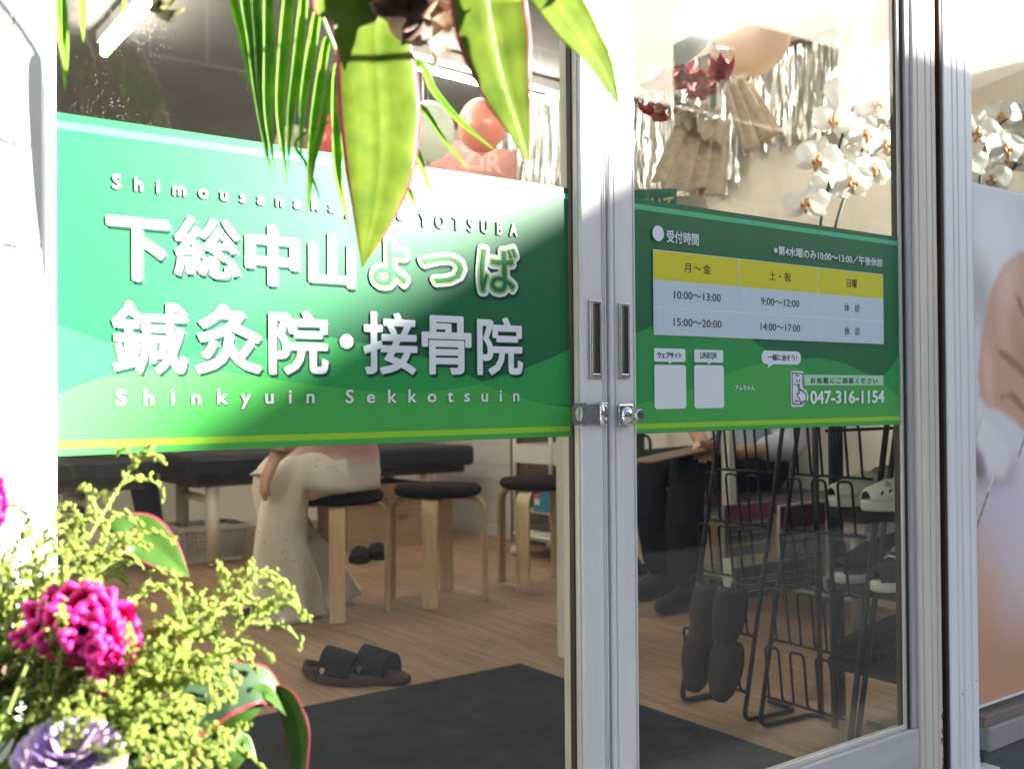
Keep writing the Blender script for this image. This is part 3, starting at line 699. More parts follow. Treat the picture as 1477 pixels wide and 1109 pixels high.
# ================================================================== POSTER (printed photograph: a hand placing a needle on a back)
def poster():
    x0, x1, z0, z1 = 1.2035, 2.05, .137, 1.412
    po_ = thing('poster', (1.62, -.001, z0), 'tall printed poster of a hand placing an acupuncture needle on skin', 'poster')
    nx, nz = 130, 196
    mb = MB(); xs = np.linspace(x0+.004, x1-.004, nx); zs = np.linspace(z0+.0075, z1-.0075, nz)
    for z in zs: mb.verts([(x, -.0022, z) for x in xs])
    for i in range(nz-1):
        for j in range(nx-1): mb.face((i*nx+j, i*nx+j+1, (i+1)*nx+j+1, (i+1)*nx+j))
    X, Z = np.meshgrid(xs, zs)
    def sst(a, b, t): t = np.clip((t-a)/(b-a), 0, 1); return t*t*(3-2*t)
    def lin(r, g, b): return np.array([s2l(r), s2l(g), s2l(b)])
    C = np.zeros((nz, nx, 3)); C[:] = lin(228, 229, 233)
    def mixc(c, a): 
        nonlocal C
        C = C*(1-a[..., None])+c*a[..., None]
    def ell(cx, cz, rx, rz, rot=0, soft=.25):
        u = (X-cx)*math.cos(rot)+(Z-cz)*math.sin(rot); v = -(X-cx)*math.sin(rot)+(Z-cz)*math.cos(rot)
        r = np.sqrt((u/rx)**2+(v/rz)**2); return 1-sst(1-soft, 1+soft, r)
    mixc(lin(205, 207, 214), sst(1.25, 1.42, Z)*.6)
    mixc(lin(240, 240, 243), ell(1.30, 1.27, .10, .12, .5, .8))
    mixc(lin(150, 128, 125), ell(1.235, 1.14, .05, .09, .3, .9)*.5)
    # back of the patient
    mixc(lin(214, 176, 152), 1-sst(.56, .70, Z+.05*(X-1.2)))
    mixc(lin(190, 138, 108), (1-sst(.18, .52, Z)))
    mixc(lin(214, 205, 222), ell(1.33, .62, .14, .12, -.5, .9)*.9)
    mixc(lin(222, 214, 228), ell(1.45, .50, .10, .16, -.4, .95)*.7)
    mixc(lin(120, 92, 88), ell(1.215, .74, .03, .05, .2, .8)*.8)
    mixc(lin(225, 226, 230), ell(1.27, .80, .07, .08, -.5, .5)*.9)
    mixc(lin(150, 120, 116), ell(1.30, .70, .08, .035, .1, .9)*.6)
    # hand reaching down from the right: traced outline, softly blurred, with finger creases
    skin, sh, hi = lin(212, 166, 142), lin(150, 100, 82), lin(236, 204, 186)
    def blur(M_, n):
        for _ in range(n):
            Q_ = np.pad(M_, 1, mode='edge'); M_ = (Q_[1:-1, 1:-1]*2+Q_[:-2, 1:-1]+Q_[2:, 1:-1]+Q_[1:-1, :-2]+Q_[1:-1, 2:])/6
        return M_
    def poly(pts, n=3):
        P_ = [dp(*p) for p in pts]; ins = np.zeros(X.shape, bool)
        for (ax, az), (bx, bz) in zip(P_, P_[1:]+P_[:1]):
            cr = (az > Z) != (bz > Z); ins ^= cr & (X < (bx-ax)*(Z-az)/(bz-az+1e-12)+ax)
        return blur(ins.astype(float), n)
    hand = poly([(1700, 280), (1600, 318), (1560, 334), (1500, 352), (1466, 366), (1446, 384), (1430, 415), (1419, 460), (1412, 505), (1409, 545), (1412, 572), (1424, 586), (1442, 592), (1460, 606), (1478, 624), (1510, 646), (1560, 672), (1620, 690), (1700, 720)])
    mixc(skin, hand)
    mixc(hi, ell(*dp(1452, 410), .045, .07, -.4, .9)*hand*.8); mixc(hi, ell(*dp(1424, 540), .022, .07, .1, .9)*hand*.75); mixc(hi, ell(*dp(1446, 480), .03, .05, .2, .9)*hand*.4)
    for pts, n_ in (([(1462, 420), (1470, 445), (1482, 470), (1482, 462), (1470, 432)], 2), ([(1432, 500), (1450, 520), (1482, 548), (1482, 538), (1455, 512)], 2), ([(1438, 575), (1455, 572), (1482, 600), (1482, 590), (1458, 565)], 2)):
        mixc(sh, np.clip(poly(pts, n_)*1.6, 0, 1)*hand*.8)
    mixc(sh, blur(np.roll(hand, 3, 0)*0+ell(*dp(1480, 520), .03, .09, .6, .95), 3)*hand*.35)
    cloth = poly([(1409, 590), (1430, 612), (1452, 640), (1458, 668), (1445, 690), (1420, 688), (1405, 660)], 5); mixc(lin(236, 236, 238), cloth*.9)
    mixc(lin(120, 96, 90), poly([(1405, 640), (1416, 655), (1424, 684), (1412, 690), (1404, 680)], 4)*.8)
    # needles
    def seg(a, b, wd):
        ax, az = a; bx, bz = b; L2 = (bx-ax)**2+(bz-az)**2
        t = np.clip(((X-ax)*(bx-ax)+(Z-az)*(bz-az))/L2, 0, 1); return 1-sst(wd*.6, wd*1.3, np.hypot(X-ax-t*(bx-ax), Z-az-t*(bz-az)))
    mixc(lin(150, 120, 100), seg((1.205, .575), (1.295, .705), .0042)); mixc(lin(236, 226, 214), seg((1.262, .66), (1.296, .708), .0045))
    mixc(lin(214, 206, 200), seg((1.212, .795), (1.232, .84), .0035)); mixc(lin(150, 128, 116), seg((1.41, .74), (1.45, .80), .004))
    o = mb.build('printed_picture', None or [mat('poster_print', (.5, .5, .5), .28)], po_)
    m = MATS['poster_print']; N, L = m.node_tree.nodes, m.node_tree.links
    at_ = N.new('ShaderNodeAttribute'); at_.attribute_name = 'ink'; L.new(at_.outputs['Color'], N['Principled BSDF'].inputs['Base Color'])
    ca = o.data.color_attributes.new('ink', 'FLOAT_COLOR', 'POINT')
    ca.data.foreach_set('color', np.concatenate([C.reshape(-1, 3), np.ones((nz*nx, 1))], 1).astype('f').ravel())
    MB().box((x0, -.0016, z0), (x1, -.0003, z1)).build('paper', mat('poster_paper', (.78, .78, .80), .35), po_)
poster()
COL.objects.unlink(_to); bpy.data.objects.remove(_to); bpy.data.curves.remove(_tc)
# ================================================================== INTERIOR LIGHTS
M_tube = emit('lit_tube', (1.0, .93, .82), 23.0)
M_fix = mat('light_fitting', (.7, .7, .68), .5)
def tube_light(a, b, z, label, group=None):
    a, b = V((a[0], a[1], z)), V((b[0], b[1], z)); d = (b-a).normalized(); n = V((-d.y, d.x, 0))
    t = thing('tube_light', (a+b)/2+V((0, 0, .06)), label, 'light', group)
    MB().obox((a+b)/2+V((0, 0, .085)), d*((b-a).length/2+.03), n*.03, V((0, 0, .03))).build('fitting', M_fix, t, bevel=.004)
    for s in (a, b): MB().obox(s+V((0, 0, .025)), d*.012, n*.018, V((0, 0, .028))).build('lamp_holder', M_fix, t)
    MB().tube([a+d*.01, b-d*.01], .0165, 8).build('lamp_tube', M_tube, t)
CZ = 2.60
p_, q_ = on_z(150, 78, CZ), on_z(222, 0, CZ); dd = (q_-p_).normalized()
tube_light(p_, p_+dd*1.25, CZ, 'lit ceiling tube on the dark ceiling next to the striped post')
p_, q_ = on_z(1247, 98, CZ), on_z(1239, 0, CZ); dd = (q_-p_).normalized()
p_ = on_x(1247, 98, 2.45); 
p_, q_ = on_z(585, 92, CZ), on_z(700, 122, CZ); dd = (q_-p_).normalized()
tube_light(p_-dd*.2, p_+dd*1.05, CZ, 'lit ceiling tube seen between the big hanging leaves')
for x, y in ((-2.2, 4.4), (-2.2, 1.4), (1.75, 1.15)):  # unseen tubes added to brighten the room, tinsel and bouquet
    tube_light((x-.6, y), (x+.6, y), CZ+.001, 'lit tube on the ceiling hidden above the view', 'ceiling tubes above the view')
# a hanging lamp tube beside the orchid
hl = at(1243, 40, 2.62)
tl = thing('hanging_lamp', (hl.x, hl.y, 1.75), 'thin glowing vertical lamp hanging beside the white orchid', 'light')
b_ = at(1245, 96, 2.62); top = at(1238, -60, 2.62)
MB().tube([b_, b_+V((0, 0, .02)), b_+V((0, 0, .05)), V((b_.x, b_.y, top.z))], [.006, .014, .019, .019], 12).build('lamp_tube', emit('hanging_tube_glow', (1, .98, .95), 7.0), tl)
MB().tube([V((b_.x, b_.y, top.z)), V((b_.x, b_.y, 2.72))], .003, 6).build('cord', M_dark, tl)

# ================================================================== DOOR MAT (ribbed)
M_mat = mat('rubber_mat', (.027, .031, .035), .9, spec=.25, var=.45, vscale=14, bump=.4, bscale=400)
mt = thing('door_mat', (.2, .75, 0), 'large black ribbed rubber mat just inside the doors', 'mat')
mx0, mx1, my0, my1 = -1.0, .864, .09, 1.404
rb = MB(); prof = [(my0, .001)]
y = my0+.004
while y < my1-.008:
    prof += [(y, .006), (y+.0018, .0095), (y+.0042, .0095), (y+.006, .006)]; y += .0085
prof += [(my1, .006), (my1, .001)]
rb.prism(prof, 'x', mx0, mx1); rb.build('rib_sheet', M_mat, mt, fix=True)
MB().box((mx1, my0, .0008), (mx1+.022, my1+.02, .007)).build('border', mat('mat_border', (.015, .017, .019), .9, spec=.15), mt, bevel=.002)
MB().box((mx0, my1+.0003, .0008), (mx1-.0003, my1+.02, .007)).build('border', MATS['mat_border'], mt, bevel=.002)

# ================================================================== STOOLS
M_birch = mat('birch_plywood', (.62, .46, .28), .45, var=.18, vscale=6, stretch=(9, 9, .6), bump=.05, bscale=60)
M_birche = mat('birch_edge', (.55, .39, .22), .5, var=.3, vscale=40, stretch=(1, 1, 8))
M_seat = mat('dark_seat_fabric', (.024, .016, .018), .95, spec=.1, var=.3, vscale=30, bump=.5, bscale=500)
def stool(label):
    t = thing('stool', (0, 0, 0), label, 'stool', 'bentwood stools')
    MB().lathe([(.0, .462), (.170, .462), (.186, .468), (.196, .482), (.195, .497), (.182, .509), (.12, .515), (0.001, .516)], (0, 0, 0), 40).build('seat', M_seat, t)
    c = [(.03, .392)]
    pr = [(x, z) for x, z in ((.03, .398), (.145, .398))]
    pts = [V((.02, 0, .4535)), V((.150, 0, .4535)), V((.185, 0, .444)), V((.206, 0, .41)), V((.207, 0, .35)), V((.209, 0, .0))]
    cl = rounded(pts, .05, 6)
    mb = MB(); th, wd = .0095, .0325; L_ = []
    for i, p in enumerate(cl):
        tg = (cl[min(i+1, len(cl)-1)]-cl[max(i-1, 0)]).normalized(); n = V((tg.z, 0, -tg.x))
        if n.x < 0 and abs(n.z) < .5: n = -n
        L_.append((p, V((-tg.z, 0, tg.x))))
    for (p, n) in L_:
        mb.verts([p+n*th+V((0, -wd, 0)), p+n*th+V((0, wd, 0)), p-n*th+V((0, wd, 0)), p-n*th+V((0, -wd, 0))])
    k = len(L_)
    for i in range(k-1):
        a, b = i*4, i*4+4
        mb.face((a, a+1, b+1, b), 0, False); mb.face((a+1, a+2, b+2, b+1), 1); mb.face((a+2, a+3, b+3, b+2), 0, False); mb.face((a+3, a, b, b+3), 1)
    mb.face((3, 2, 1, 0), 1); b = (k-1)*4; mb.face((b, b+1, b+2, b+3), 1)
    me = mb.mesh('leg')
    bm = bmesh.new(); bm.from_mesh(me); bmesh.ops.recalc_face_normals(bm, faces=bm.faces)
    for v in bm.verts: v.co.z = max(0, v.co.z)
    bm.to_mesh(me); bm.free()
    me.materials.append(M_birch); me.materials.append(M_birche)
    for i in range(4):
        o = bpy.data.objects.new('leg', me); COL.objects.link(o); o.parent = t; o.rotation_euler = (0, 0, i*math.pi/2)
        o.location = (0, 0, .0012*(i % 2))
        b_ = o.modifiers.new('bevel', 'BEVEL'); b_.width = .002; b_.segments = 1; b_.limit_method = 'ANGLE'
    return t
s1 = stool('dark topped birch stool under the person in white trousers')
A0 = math.atan2(-.153, -.138)
s1.location = (.786, 2.571, 0); s1.rotation_euler = (0, 0, math.atan2(2.40-2.571, .70-.786))
s2 = copy_tree(s1, loc=(1.274, 2.55, 0), rz=A0); s2['label'] = 'empty birch stool between the seated person and the trolley stool'
s3 = copy_tree(s1, loc=(1.852, 2.549, 0), rz=math.atan2(2.456-2.549, 1.685-1.852)); s3['label'] = 'empty birch stool in front of the white trolley'

# ================================================================== TREATMENT BEDS
M_vinyl = mat('black_vinyl', (.016, .015, .022), .5, spec=.25, var=.2, vscale=8, bump=.12, bscale=60)
M_cream = mat('cream_metal', (.62, .56, .47), .4, var=.08, vscale=4)
def bed(x0, x1, y0, y1, label):
    t = thing('treatment_bed', ((x0+x1)/2, (y0+y1)/2, 0), label, 'bed')
    MB().box((x0, y0, .475), (x1, y1, .600)).build('pad', M_vinyl, t, bevel=.028)
    MB().box((x0+.05, y0+.05, .432), (x1-.05, y1-.05, .474)).build('frame', mat('dark_bed_frame', (.05, .035, .03), .6), t, bevel=.004)
    for lx in (x0+.16, x1-.30):
        for ly in (y0+.09, y1-.12):
            lg = MB().lathe([(.036, .035), (.036, .431)], (lx, ly, 0), 20).build('leg', M_cream, t)
            MB().lathe([(.020, 0), (.024, .006), (.024, .02), (.015, .035)], (lx, ly, 0), 16).build('foot', M_chrome, lg)
        MB().tube([(lx, y0+.09, .36), (lx, y1-.12, .36)], .022, 10).build('crossbar', M_cream, t)
bed(.62, 2.42, 3.93, 4.62, 'black padded treatment bed over the cardboard box')
bed(-1.45, .50, 4.05, 4.75, 'black padded treatment bed behind the flower stand foliage')

# laundry basket
M_bask = mat('white_plastic', (.62, .60, .58), .4)
bk = thing('laundry_basket', (.85, 4.35, 0), 'white plastic lattice basket under the treatment bed', 'basket')
def basket(t, x0, x1, y0, y1, h):
    mb = MB(); f = .86; cx, cy = (x0+x1)/2, (y0+y1)/2
    def c(u, v, z): k = f+(1-f)*z/h; return V((cx+(u-cx)*k, cy+(v-cy)*k, z))
    cor = [(x0, y0), (x1, y0), (x1, y1), (x0, y1)]
    for i in range(4):
        a, b = cor[i], cor[(i+1) % 4]
        n = 15
        for j in range(n+1):
            u, v = a[0]+(b[0]-a[0])*j/n, a[1]+(b[1]-a[1])*j/n
            mb.tube([c(u, v, .015), c(u, v, h-.02)], .0035, 4)
        for k in range(8):
            z = .02+(h-.045)*k/7; mb.tube([c(*a, z), c(*b, z)], .0035, 4)
    o = mb.build('lattice', M_bask, t); tag(o, kind='stuff')
    rim = MB()
    for i in range(4):
        a, b = cor[i], cor[(i+1) % 4]; pa, pb = c(*a, h-.012), c(*b, h-.012); d = (pb-pa); n = V((d.y, -d.x, 0)).normalized()
        rim.obox((pa+pb)/2, d/2+d.normalized()*.007, n*.008, V((0, 0, .012)))
    rim.build('rim', M_bask, t)
    MB().box((cx-(cx-x0)*f, cy-(cy-y0)*f, 0), (cx+(cx-x0)*f, cy+(cy-y0)*f, .012)).build('base', M_bask, t)
basket(bk, .66, 1.05, 4.2, 4.5, .20)

# cardboard box with print
M_card = mat('cardboard', (.33, .21, .12), .85, var=.15, vscale=5, stretch=(1, 1, 4))
cb = thing('cardboard_box', (1.84, 4.2, 0), 'brown cardboard box with printed katakana under the bed', 'box')
MB().box((1.58, 4.03, 0), (2.09, 4.42, .385)).build('carton', M_card, cb, bevel=.003)
MB().box((1.582, 4.0285, .232), (2.088, 4.0297, .236)).build('tape_line', mat('box_tape', (.42, .29, .17), .4), cb)
_tc = bpy.data.curves.new('tmp_text', 'FONT'); _to = bpy.data.objects.new('tmp_text', _tc); COL.objects.link(_to)
I_box = mat('box_ink', (.045, .035, .022), .8)
text_to('lettering', 'ゲットバスター', 1.62, 2.03, .262, .302, 4.0280, I_box, cb, bold=.01)
text_to('lettering', '100', 1.90, 1.99, .165, .195, 4.0280, I_box, cb, bold=.01)

# dark slippers by the box, brown clogs by the mat
M_slip = mat('dark_felt', (.022, .016, .017), .9, spec=.12, bump=.3, bscale=200)
def slipper(name, c, ang, L, w_, label, cat, grp, m_up, m_sole, tilt=None, closed=True, hole=False):
    """sole outline lofted, upper as an arched shell; local x is towards the toe"""
    t = thing(name, c, label, cat, grp)
    R = Matrix.Rotation(ang, 3, 'Z'); 
    if tilt is not None: R = tilt
    def W(p): return V(c)+R@V(p)
    n = 24; out = []
    for i in range(n):
        a = 2*math.pi*i/n; x = math.cos(a)*L/2; k = 1+.16*math.cos(a)-.14*math.cos(2*a)
        if tilt is not None: x = max(x, -.21*L)
        out.append((x, math.sin(a)*w_/2*k))
    mb = MB()
    lv = [(0, .92), (.008, 1.0), (.024, 1.0), (.028, .93)]
    rings = [mb.verts([W((x*k, y*k, z+.012*max(0, -x/L-.1))) for x, y in out]) for z, k in lv]
    for i in range(len(lv)-1):
        for j in range(n): q = (j+1) % n; mb.face((rings[i]+j, rings[i]+q, rings[i+1]+q, rings[i+1]+j), 0, True)
    mb.face([rings[0]+j for j in range(n)][::-1]); mb.face([rings[-1]+j for j in range(n)])
    mb.build('sole', m_sole, t)
    P = []; xs0, xs1 = (-.02*L if tilt is None else -.20*L, .47*L) if closed else (-.16*L, .26*L)
    for i in range(9):
        u = i/8; x = xs0+(xs1-xs0)*u; k = math.sqrt(max(.02, 1-(2*x/L)**2))*(1+.16*2*x/L)*.98
        hgt = (.062*(1-.55*u**1.6) if closed else .086*(1-.22*u))*L/.26
        P.append([W((x+.006*math.sin(math.pi*j/10), -math.cos(math.pi*j/10)*w_/2*k, .020+math.sin(math.pi*j/10)**.8*hgt)) for j in range(11)])
    up_ = MB(); up_.sheet(P); o = up_.build('strap', m_up, t, thick=.005)
    return t
slipper('slipper', (1.50, 3.72, 0), math.radians(-120), .26, .105, 'dark rounded felt slipper in front of the cardboard box', 'slipper', 'felt slippers by the box', M_slip, M_slip)
slipper('slipper', (1.64, 3.78, 0), math.radians(-112), .26, .105, 'dark rounded felt slipper in front of the cardboard box', 'slipper', 'felt slippers by the box', M_slip, M_slip)
M_clog = mat('brown_clog', (.055, .024, .018), .75, spec=.2, var=.25, vscale=12, bump=.2, bscale=150)
M_clogu = mat('black_clog_strap', (.007, .0075, .009), .8, spec=.12, bump=.2, bscale=150)
def clog(c, ang, label, grp):
    t = slipper('clog_sandal', c, ang, .27, .105, label, 'sandal', grp, M_clogu, M_clog, closed=False)
    R = Matrix.Rotation(ang, 3, 'Z'); P = []
    for i in range(5):                                       # raised heel rim
        a_ = math.pi*.55; z = .022+.034*i/4
        P.append([V(c)+R@V((-math.cos(math.radians(-68+17*j))*.134*(1-.02*i)+.002, math.sin(math.radians(-68+17*j))*.051, z*(1-.35*abs(j-4)/4) if i else .02)) for j in range(9)])
    MB().sheet(P).build('heel_rim', M_clog, t, thick=.008)
    for s in (-1, 1):                                        # rivet discs on the strap sides
        MB().lathe([(.011, -.002), (.011, .002)], V(c)+R@V((-.022, s*.049, .042)), 12, M=R@Matrix.Rotation(math.pi/2, 3, 'X')).build('strap_rivet', mat('tan_rivet', (.45, .31, .21), .5), t)
pc = on_z(487, 982, 0); clog((pc.x, pc.y, 0), math.radians(-62), 'brown clog sandal with black strap lying beside the black mat', 'clogs by the mat')
pc = on_z(540, 980, 0); clog((pc.x, pc.y, 0), math.radians(-64), 'brown clog sandal with black strap lying beside the black mat', 'clogs by the mat')

# ================================================================== TROLLEY
M_wm = mat('white_metal', (.60, .58, .55), .4, var=.06, vscale=5)
tr = thing('trolley', (2.42, 3.15, 0), 'white metal trolley with trays against the brown door', 'trolley')
tx0, tx1, ty0, ty1 = 2.30, 2.56, 2.82, 3.36
for x in (tx0, tx1):
    for y in (ty0, ty1):
        MB().tube([(x, y, .06), (x, y, .95)], .011, 8).build('upright', M_wm, tr)
        MB().lathe([(.008, -.016), (.026, -.010), (.026, .010), (.008, .016)], (x, y, .027), 14, M=Matrix.Rotation(math.pi/2, 3, 'X')).build('castor', M_wm, tr)
MB().tube([(tx0-.012, (ty0+ty1)/2-.08, .30), (tx0-.012, (ty0+ty1)/2-.08, .93)], .009, 8).build('upright', M_wm, tr)
for z, h_ in ((.105, .05), (.53, .10)):
    mb = MB(); mb.box((tx0, ty0, z), (tx1, ty1, z+.008))
    for a, b in (((tx0-.006, ty0), (tx0, ty1)), ((tx1, ty0), (tx1+.006, ty1)), ((tx0, ty0-.006), (tx1, ty0)), ((tx0, ty1), (tx1, ty1+.006))): mb.box((a[0], a[1], z-.004), (b[0], b[1], z+h_))
    mb.build('tray', M_wm, tr)
MB().tube([(tx0-.01, ty0, .12), (tx0-.01, ty1, .12)], .010, 8).build('lower_bar', M_wm, tr)
MB().box((tx0+.01, ty0+.01, .25), (tx1-.01, ty1-.01, .262)).build('shelf_board', M_wm, tr, bevel=.002)
bb = thing('blue_box', (2.36, 3.05, .262), 'bright blue carton with red and white label on the trolley', 'box')
MB().box((2.305, 2.90, .2625), (2.45, 3.19, .43)).build('carton', mat('blue_card', (.03, .22, .42), .5, var=.08), bb, bevel=.003)
MB().box((2.3035, 3.135, .30), (2.3048, 3.182, .41)).build('label_panel', mat('red_label', (.45, .08, .07), .5), bb)
for z in (.300, .375): MB().box((2.3025, 3.135, z), (2.3034, 3.182, z+.032)).build('label_panel', mat('white_label', (.7, .7, .68), .5), bb)
MB().box((2.3035, 2.99, .292), (2.3048, 3.03, .34)).build('label_panel', mat('pale_blue_label', (.2, .42, .58), .5), bb)
MB().tube([(2.37, 3.02, .431), (2.37, 3.02, .452), (2.38, 2.98, .46), (2.37, 3.07, .462)], .008, 6).build('carry_strap', M_dark, bb)
for (a, b, c, nm, lb) in (((2.34, 3.02, .540), (2.36, 2.90, .70), (.55, .07, .06), 'red_pen', 'red pen leaning in the upper trolley tray'), ((2.35, 3.05, .540), (2.36, 3.0, .66), (.55, .42, .05), 'yellow_marker', 'yellow marker leaning in the upper trolley tray'), ((2.36, 3.0, .540), (2.36, 2.985, .64), (.04, .25, .12), 'green_marker', 'green marker standing in the upper trolley tray')):
    tag(MB().tube([a, b], .008, 8).build(nm, mat(nm+'_plastic', c, .35), origin=a), lb, 'pen')

# ================================================================== BENCH with bag
M_bench = mat('bench_vinyl', (.075, .055, .048), .5, var=.2, vscale=8)
be = thing('bench', (2.4, 1.75, 0), 'low dark brown padded bench along the pale wall', 'bench')
MB().box((2.14, .95, .415), (2.62, 2.62, .475)).build('seat', M_bench, be, bevel=.015)
MB().box((2.17, .98, .372), (2.60, 2.59, .414)).build('seat_frame', mat('grey_metal', (.36, .34, .32), .4, .3), be, bevel=.003)
for x in (2.22, 2.56):
    for y in (1.05, 2.40): MB().tube([(x, y, 0), (x, y, .372)], .024, 14).build('leg', MATS['grey_metal'], be)
bg_ = thing('black_bag', (2.36, 2.5, .475), 'small black bag on the end of the bench', 'bag')
MB().box((2.20, 2.38, .4755), (2.52, 2.58, .555)).build('bag_body', M_vinyl, bg_, bevel=.02)
MB().tube(rounded([(2.26, 2.42, .55), (2.26, 2.42, .70), (2.46, 2.42, .70), (2.46, 2.42, .55)], .05), .008, 6).build('handle', M_vinyl, bg_)
MB().box((2.245, 2.50, .556), (2.50, 2.575, .86)).build('document_case', mat('navy_case', (.012, .014, .03), .5), bg_, bevel=.006)
tag(slipper('slipper', (2.42, 2.50, 0), math.radians(180), .27, .10, 'black shoe tucked under the end of the bench', 'shoe', None, M_slip, M_slip))

# ================================================================== SLIPPER RACK behind the right door
M_wire = mat('black_wire', (.007, .007, .009), .5, spec=.25)
rk = thing('slipper_rack', (1.1, .55, 0), 'tall black wire slipper rack standing behind the right door glass', 'rack')
lean = V((.205, 0, .93))
def railp(x, y, s): return V((x, y, 0.008))+lean*s
uy = [.79, .555, .50, .255]
for i, y in enumerate(uy):
    x = 1.0 if i < 3 else 1.05
    foot = [railp(x, y, 1.08), railp(x, y, 0), V((x+.20, y-.02, .008)), V((x+.20, uy[(0, 0, 3, 2)[i]]*.35+y*.65, .008))]
    MB().tube(rounded(foot, .03, 6), .0065 if i in (1, 2) else .008, 8).build('upright', M_wire, rk)
def loops(y0, y1, x, levels):
    for s in levels:
        base = railp(x, 0, s); n = V((-.976, 0, .215))
        for k in range(3):
            ya, yb = y0+(y1-y0)*(k/3+.04), y0+(y1-y0)*(k/3+.22)
            a0 = V((base.x, ya, base.z)); b0 = V((base.x, yb, base.z)); upv = lean.normalized()*.135
            out = n*.045
            pts = [a0+V((0, -.012*(1 if y1 > y0 else -1), 0)), a0, a0+upv+out, b0+upv+out, b0, b0+V((0, .03*(1 if y1 > y0 else -1), 0))]
            MB().tube(rounded(pts, .014, 3), .0036, 6).build('wire_loop', M_wire, rk)
        MB().tube([V((base.x, y0, base.z)), V((base.x, y1, base.z))], .004, 6).build('crosswire', M_wire, rk)
loops(.79, .555, 1.0, (.08, .24, .40, .56, .72, .88))
loops(.50, .255, 1.012, (.08, .24, .40, .56, .72, .88))
MB().tube([(1.274, .448, 0), (1.274, .448, 1.0)], .019, 14).build('centre_pole', M_dark, rk)
MB().tube([(1.262, .50, 0.0), (1.24, .49, .50), (1.215, .478, 1.3)], .0085, 8).build('side_pole', mat('dark_brown_pole', (.05, .03, .028), .4), rk)
for y in (.255,): MB().tube([(1.05, y-.02, .0), (1.265, y-.03, .98)], .0075, 8).build('front_pole', M_wire, rk)
# slippers hanging toe-down in the rack
M_leath = mat('brown_slipper_leather', (.036, .024, .021), .6, spec=.2, var=.25, vscale=14, bump=.2, bscale=120)
M_leathd = mat('dark_slipper_sole', (.02, .015, .015), .8, spec=.15)
def hang(px, py, y, s=.86, grp='leather slippers hung in the rack'):
    c = on_y(px, py, y)
    xd = V((-.30, -.05, -1)).normalized(); zd = V((-.80, -.55, .25)); zd = (zd-xd*zd.dot(xd)).normalized(); yd = zd.cross(xd)
    R = Matrix((xd, yd, zd)).transposed()
    t = slipper('slipper', c, 0, .27*s, .098*s, 'brown leather slipper hanging toe down in the wire rack', 'slipper', grp, M_leath, M_leathd, tilt=R)
    return t
for px, py in ((1022, 868), (1054, 874), (1011, 938), (1049, 950)): hang(px, py, .70 if px < 1030 else .60)['label'] = 'brown leather slipper hanging in the %s row of the wire rack' % ('upper' if py < 900 else 'lower')
# booklets standing in the rack
def booklet(px0, py0, px1, py1, y, col, band, label):
    a, b = on_y(px0, py1, y), on_y(px1, py0, y)
    t = thing('booklet', ((a.x+b.x)/2, y, a.z), label, 'booklet')
    MB().box((a.x, y, a.z), (b.x, y+.012, b.z)).build('pages', mat('booklet_%d' % px0, col, .5, var=.12, vscale=30), t, bevel=.001)
    h_ = b.z-a.z
    MB().box((a.x+.003, y-.0012, b.z-h_*.30), (b.x-.003, y-.0003, b.z-h_*.03)).build('title_band', mat('booklet_band_%d' % px0, band, .45, var=.5, vscale=60), t)
    for k in range(5):
        MB().box((a.x+.015, y-.0012, b.z-h_*(.40+.1*k)), (b.x-.02-.01*(k % 3), y-.0004, b.z-h_*(.365+.1*k))).build('text_line', mat('booklet_ink_%d' % (k % 2), (.28, .2, .2) if k % 2 else (.42, .36, .2), .6), t)
booklet(1126, 722, 1190, 842, .72, (.50, .47, .42), (.28, .05, .06), 'white leaflet with a dark red title band in the rack')
booklet(1046, 722, 1112, 805, .84, (.17, .17, .19), (.30, .05, .06), 'grey leaflet with a red title band in the rack')
booklet(1062, 800, 1180, 866, .66, (.075, .09, .045), (.10, .11, .05), 'dark green leaflet lying low in the rack')

# ================================================================== SHOE SHELF with shoes
M_shelf = mat('dark_shelf_board', (.035, .032, .032), .7, spec=.2, var=.2, vscale=10)
sh = thing('shoe_shelf', (1.45, .32, 0), 'dark grey shoe shelf behind the right end of the door', 'shelf')
for z in (.19, .40, .60): MB().box((1.16, .10, z-.030), (1.95, .40, z)).build('shelf_board', M_shelf, sh, bevel=.003)
MB().box((1.952, .10, 0), (1.98, .40, 1.02)).build('side_panel', M_shelf, sh)
MB().tube([(1.17, .385, 0), (1.17, .385, 1.0)], .010, 8).build('shelf_upright', M_wire, sh)
MB().tube([(1.94, .115, 0), (1.94, .115, 1.0)], .010, 8).build('shelf_upright', M_wire, sh)
MB().box((1.16, .10, .985), (1.95, .62, 1.010)).build('shelf_board', M_shelf, sh, bevel=.003)
for y in (.11, .395): MB().tube([(1.16, y, .80), (1.95, y, .80)], .005, 6).build('wire_rail', M_wire, sh)
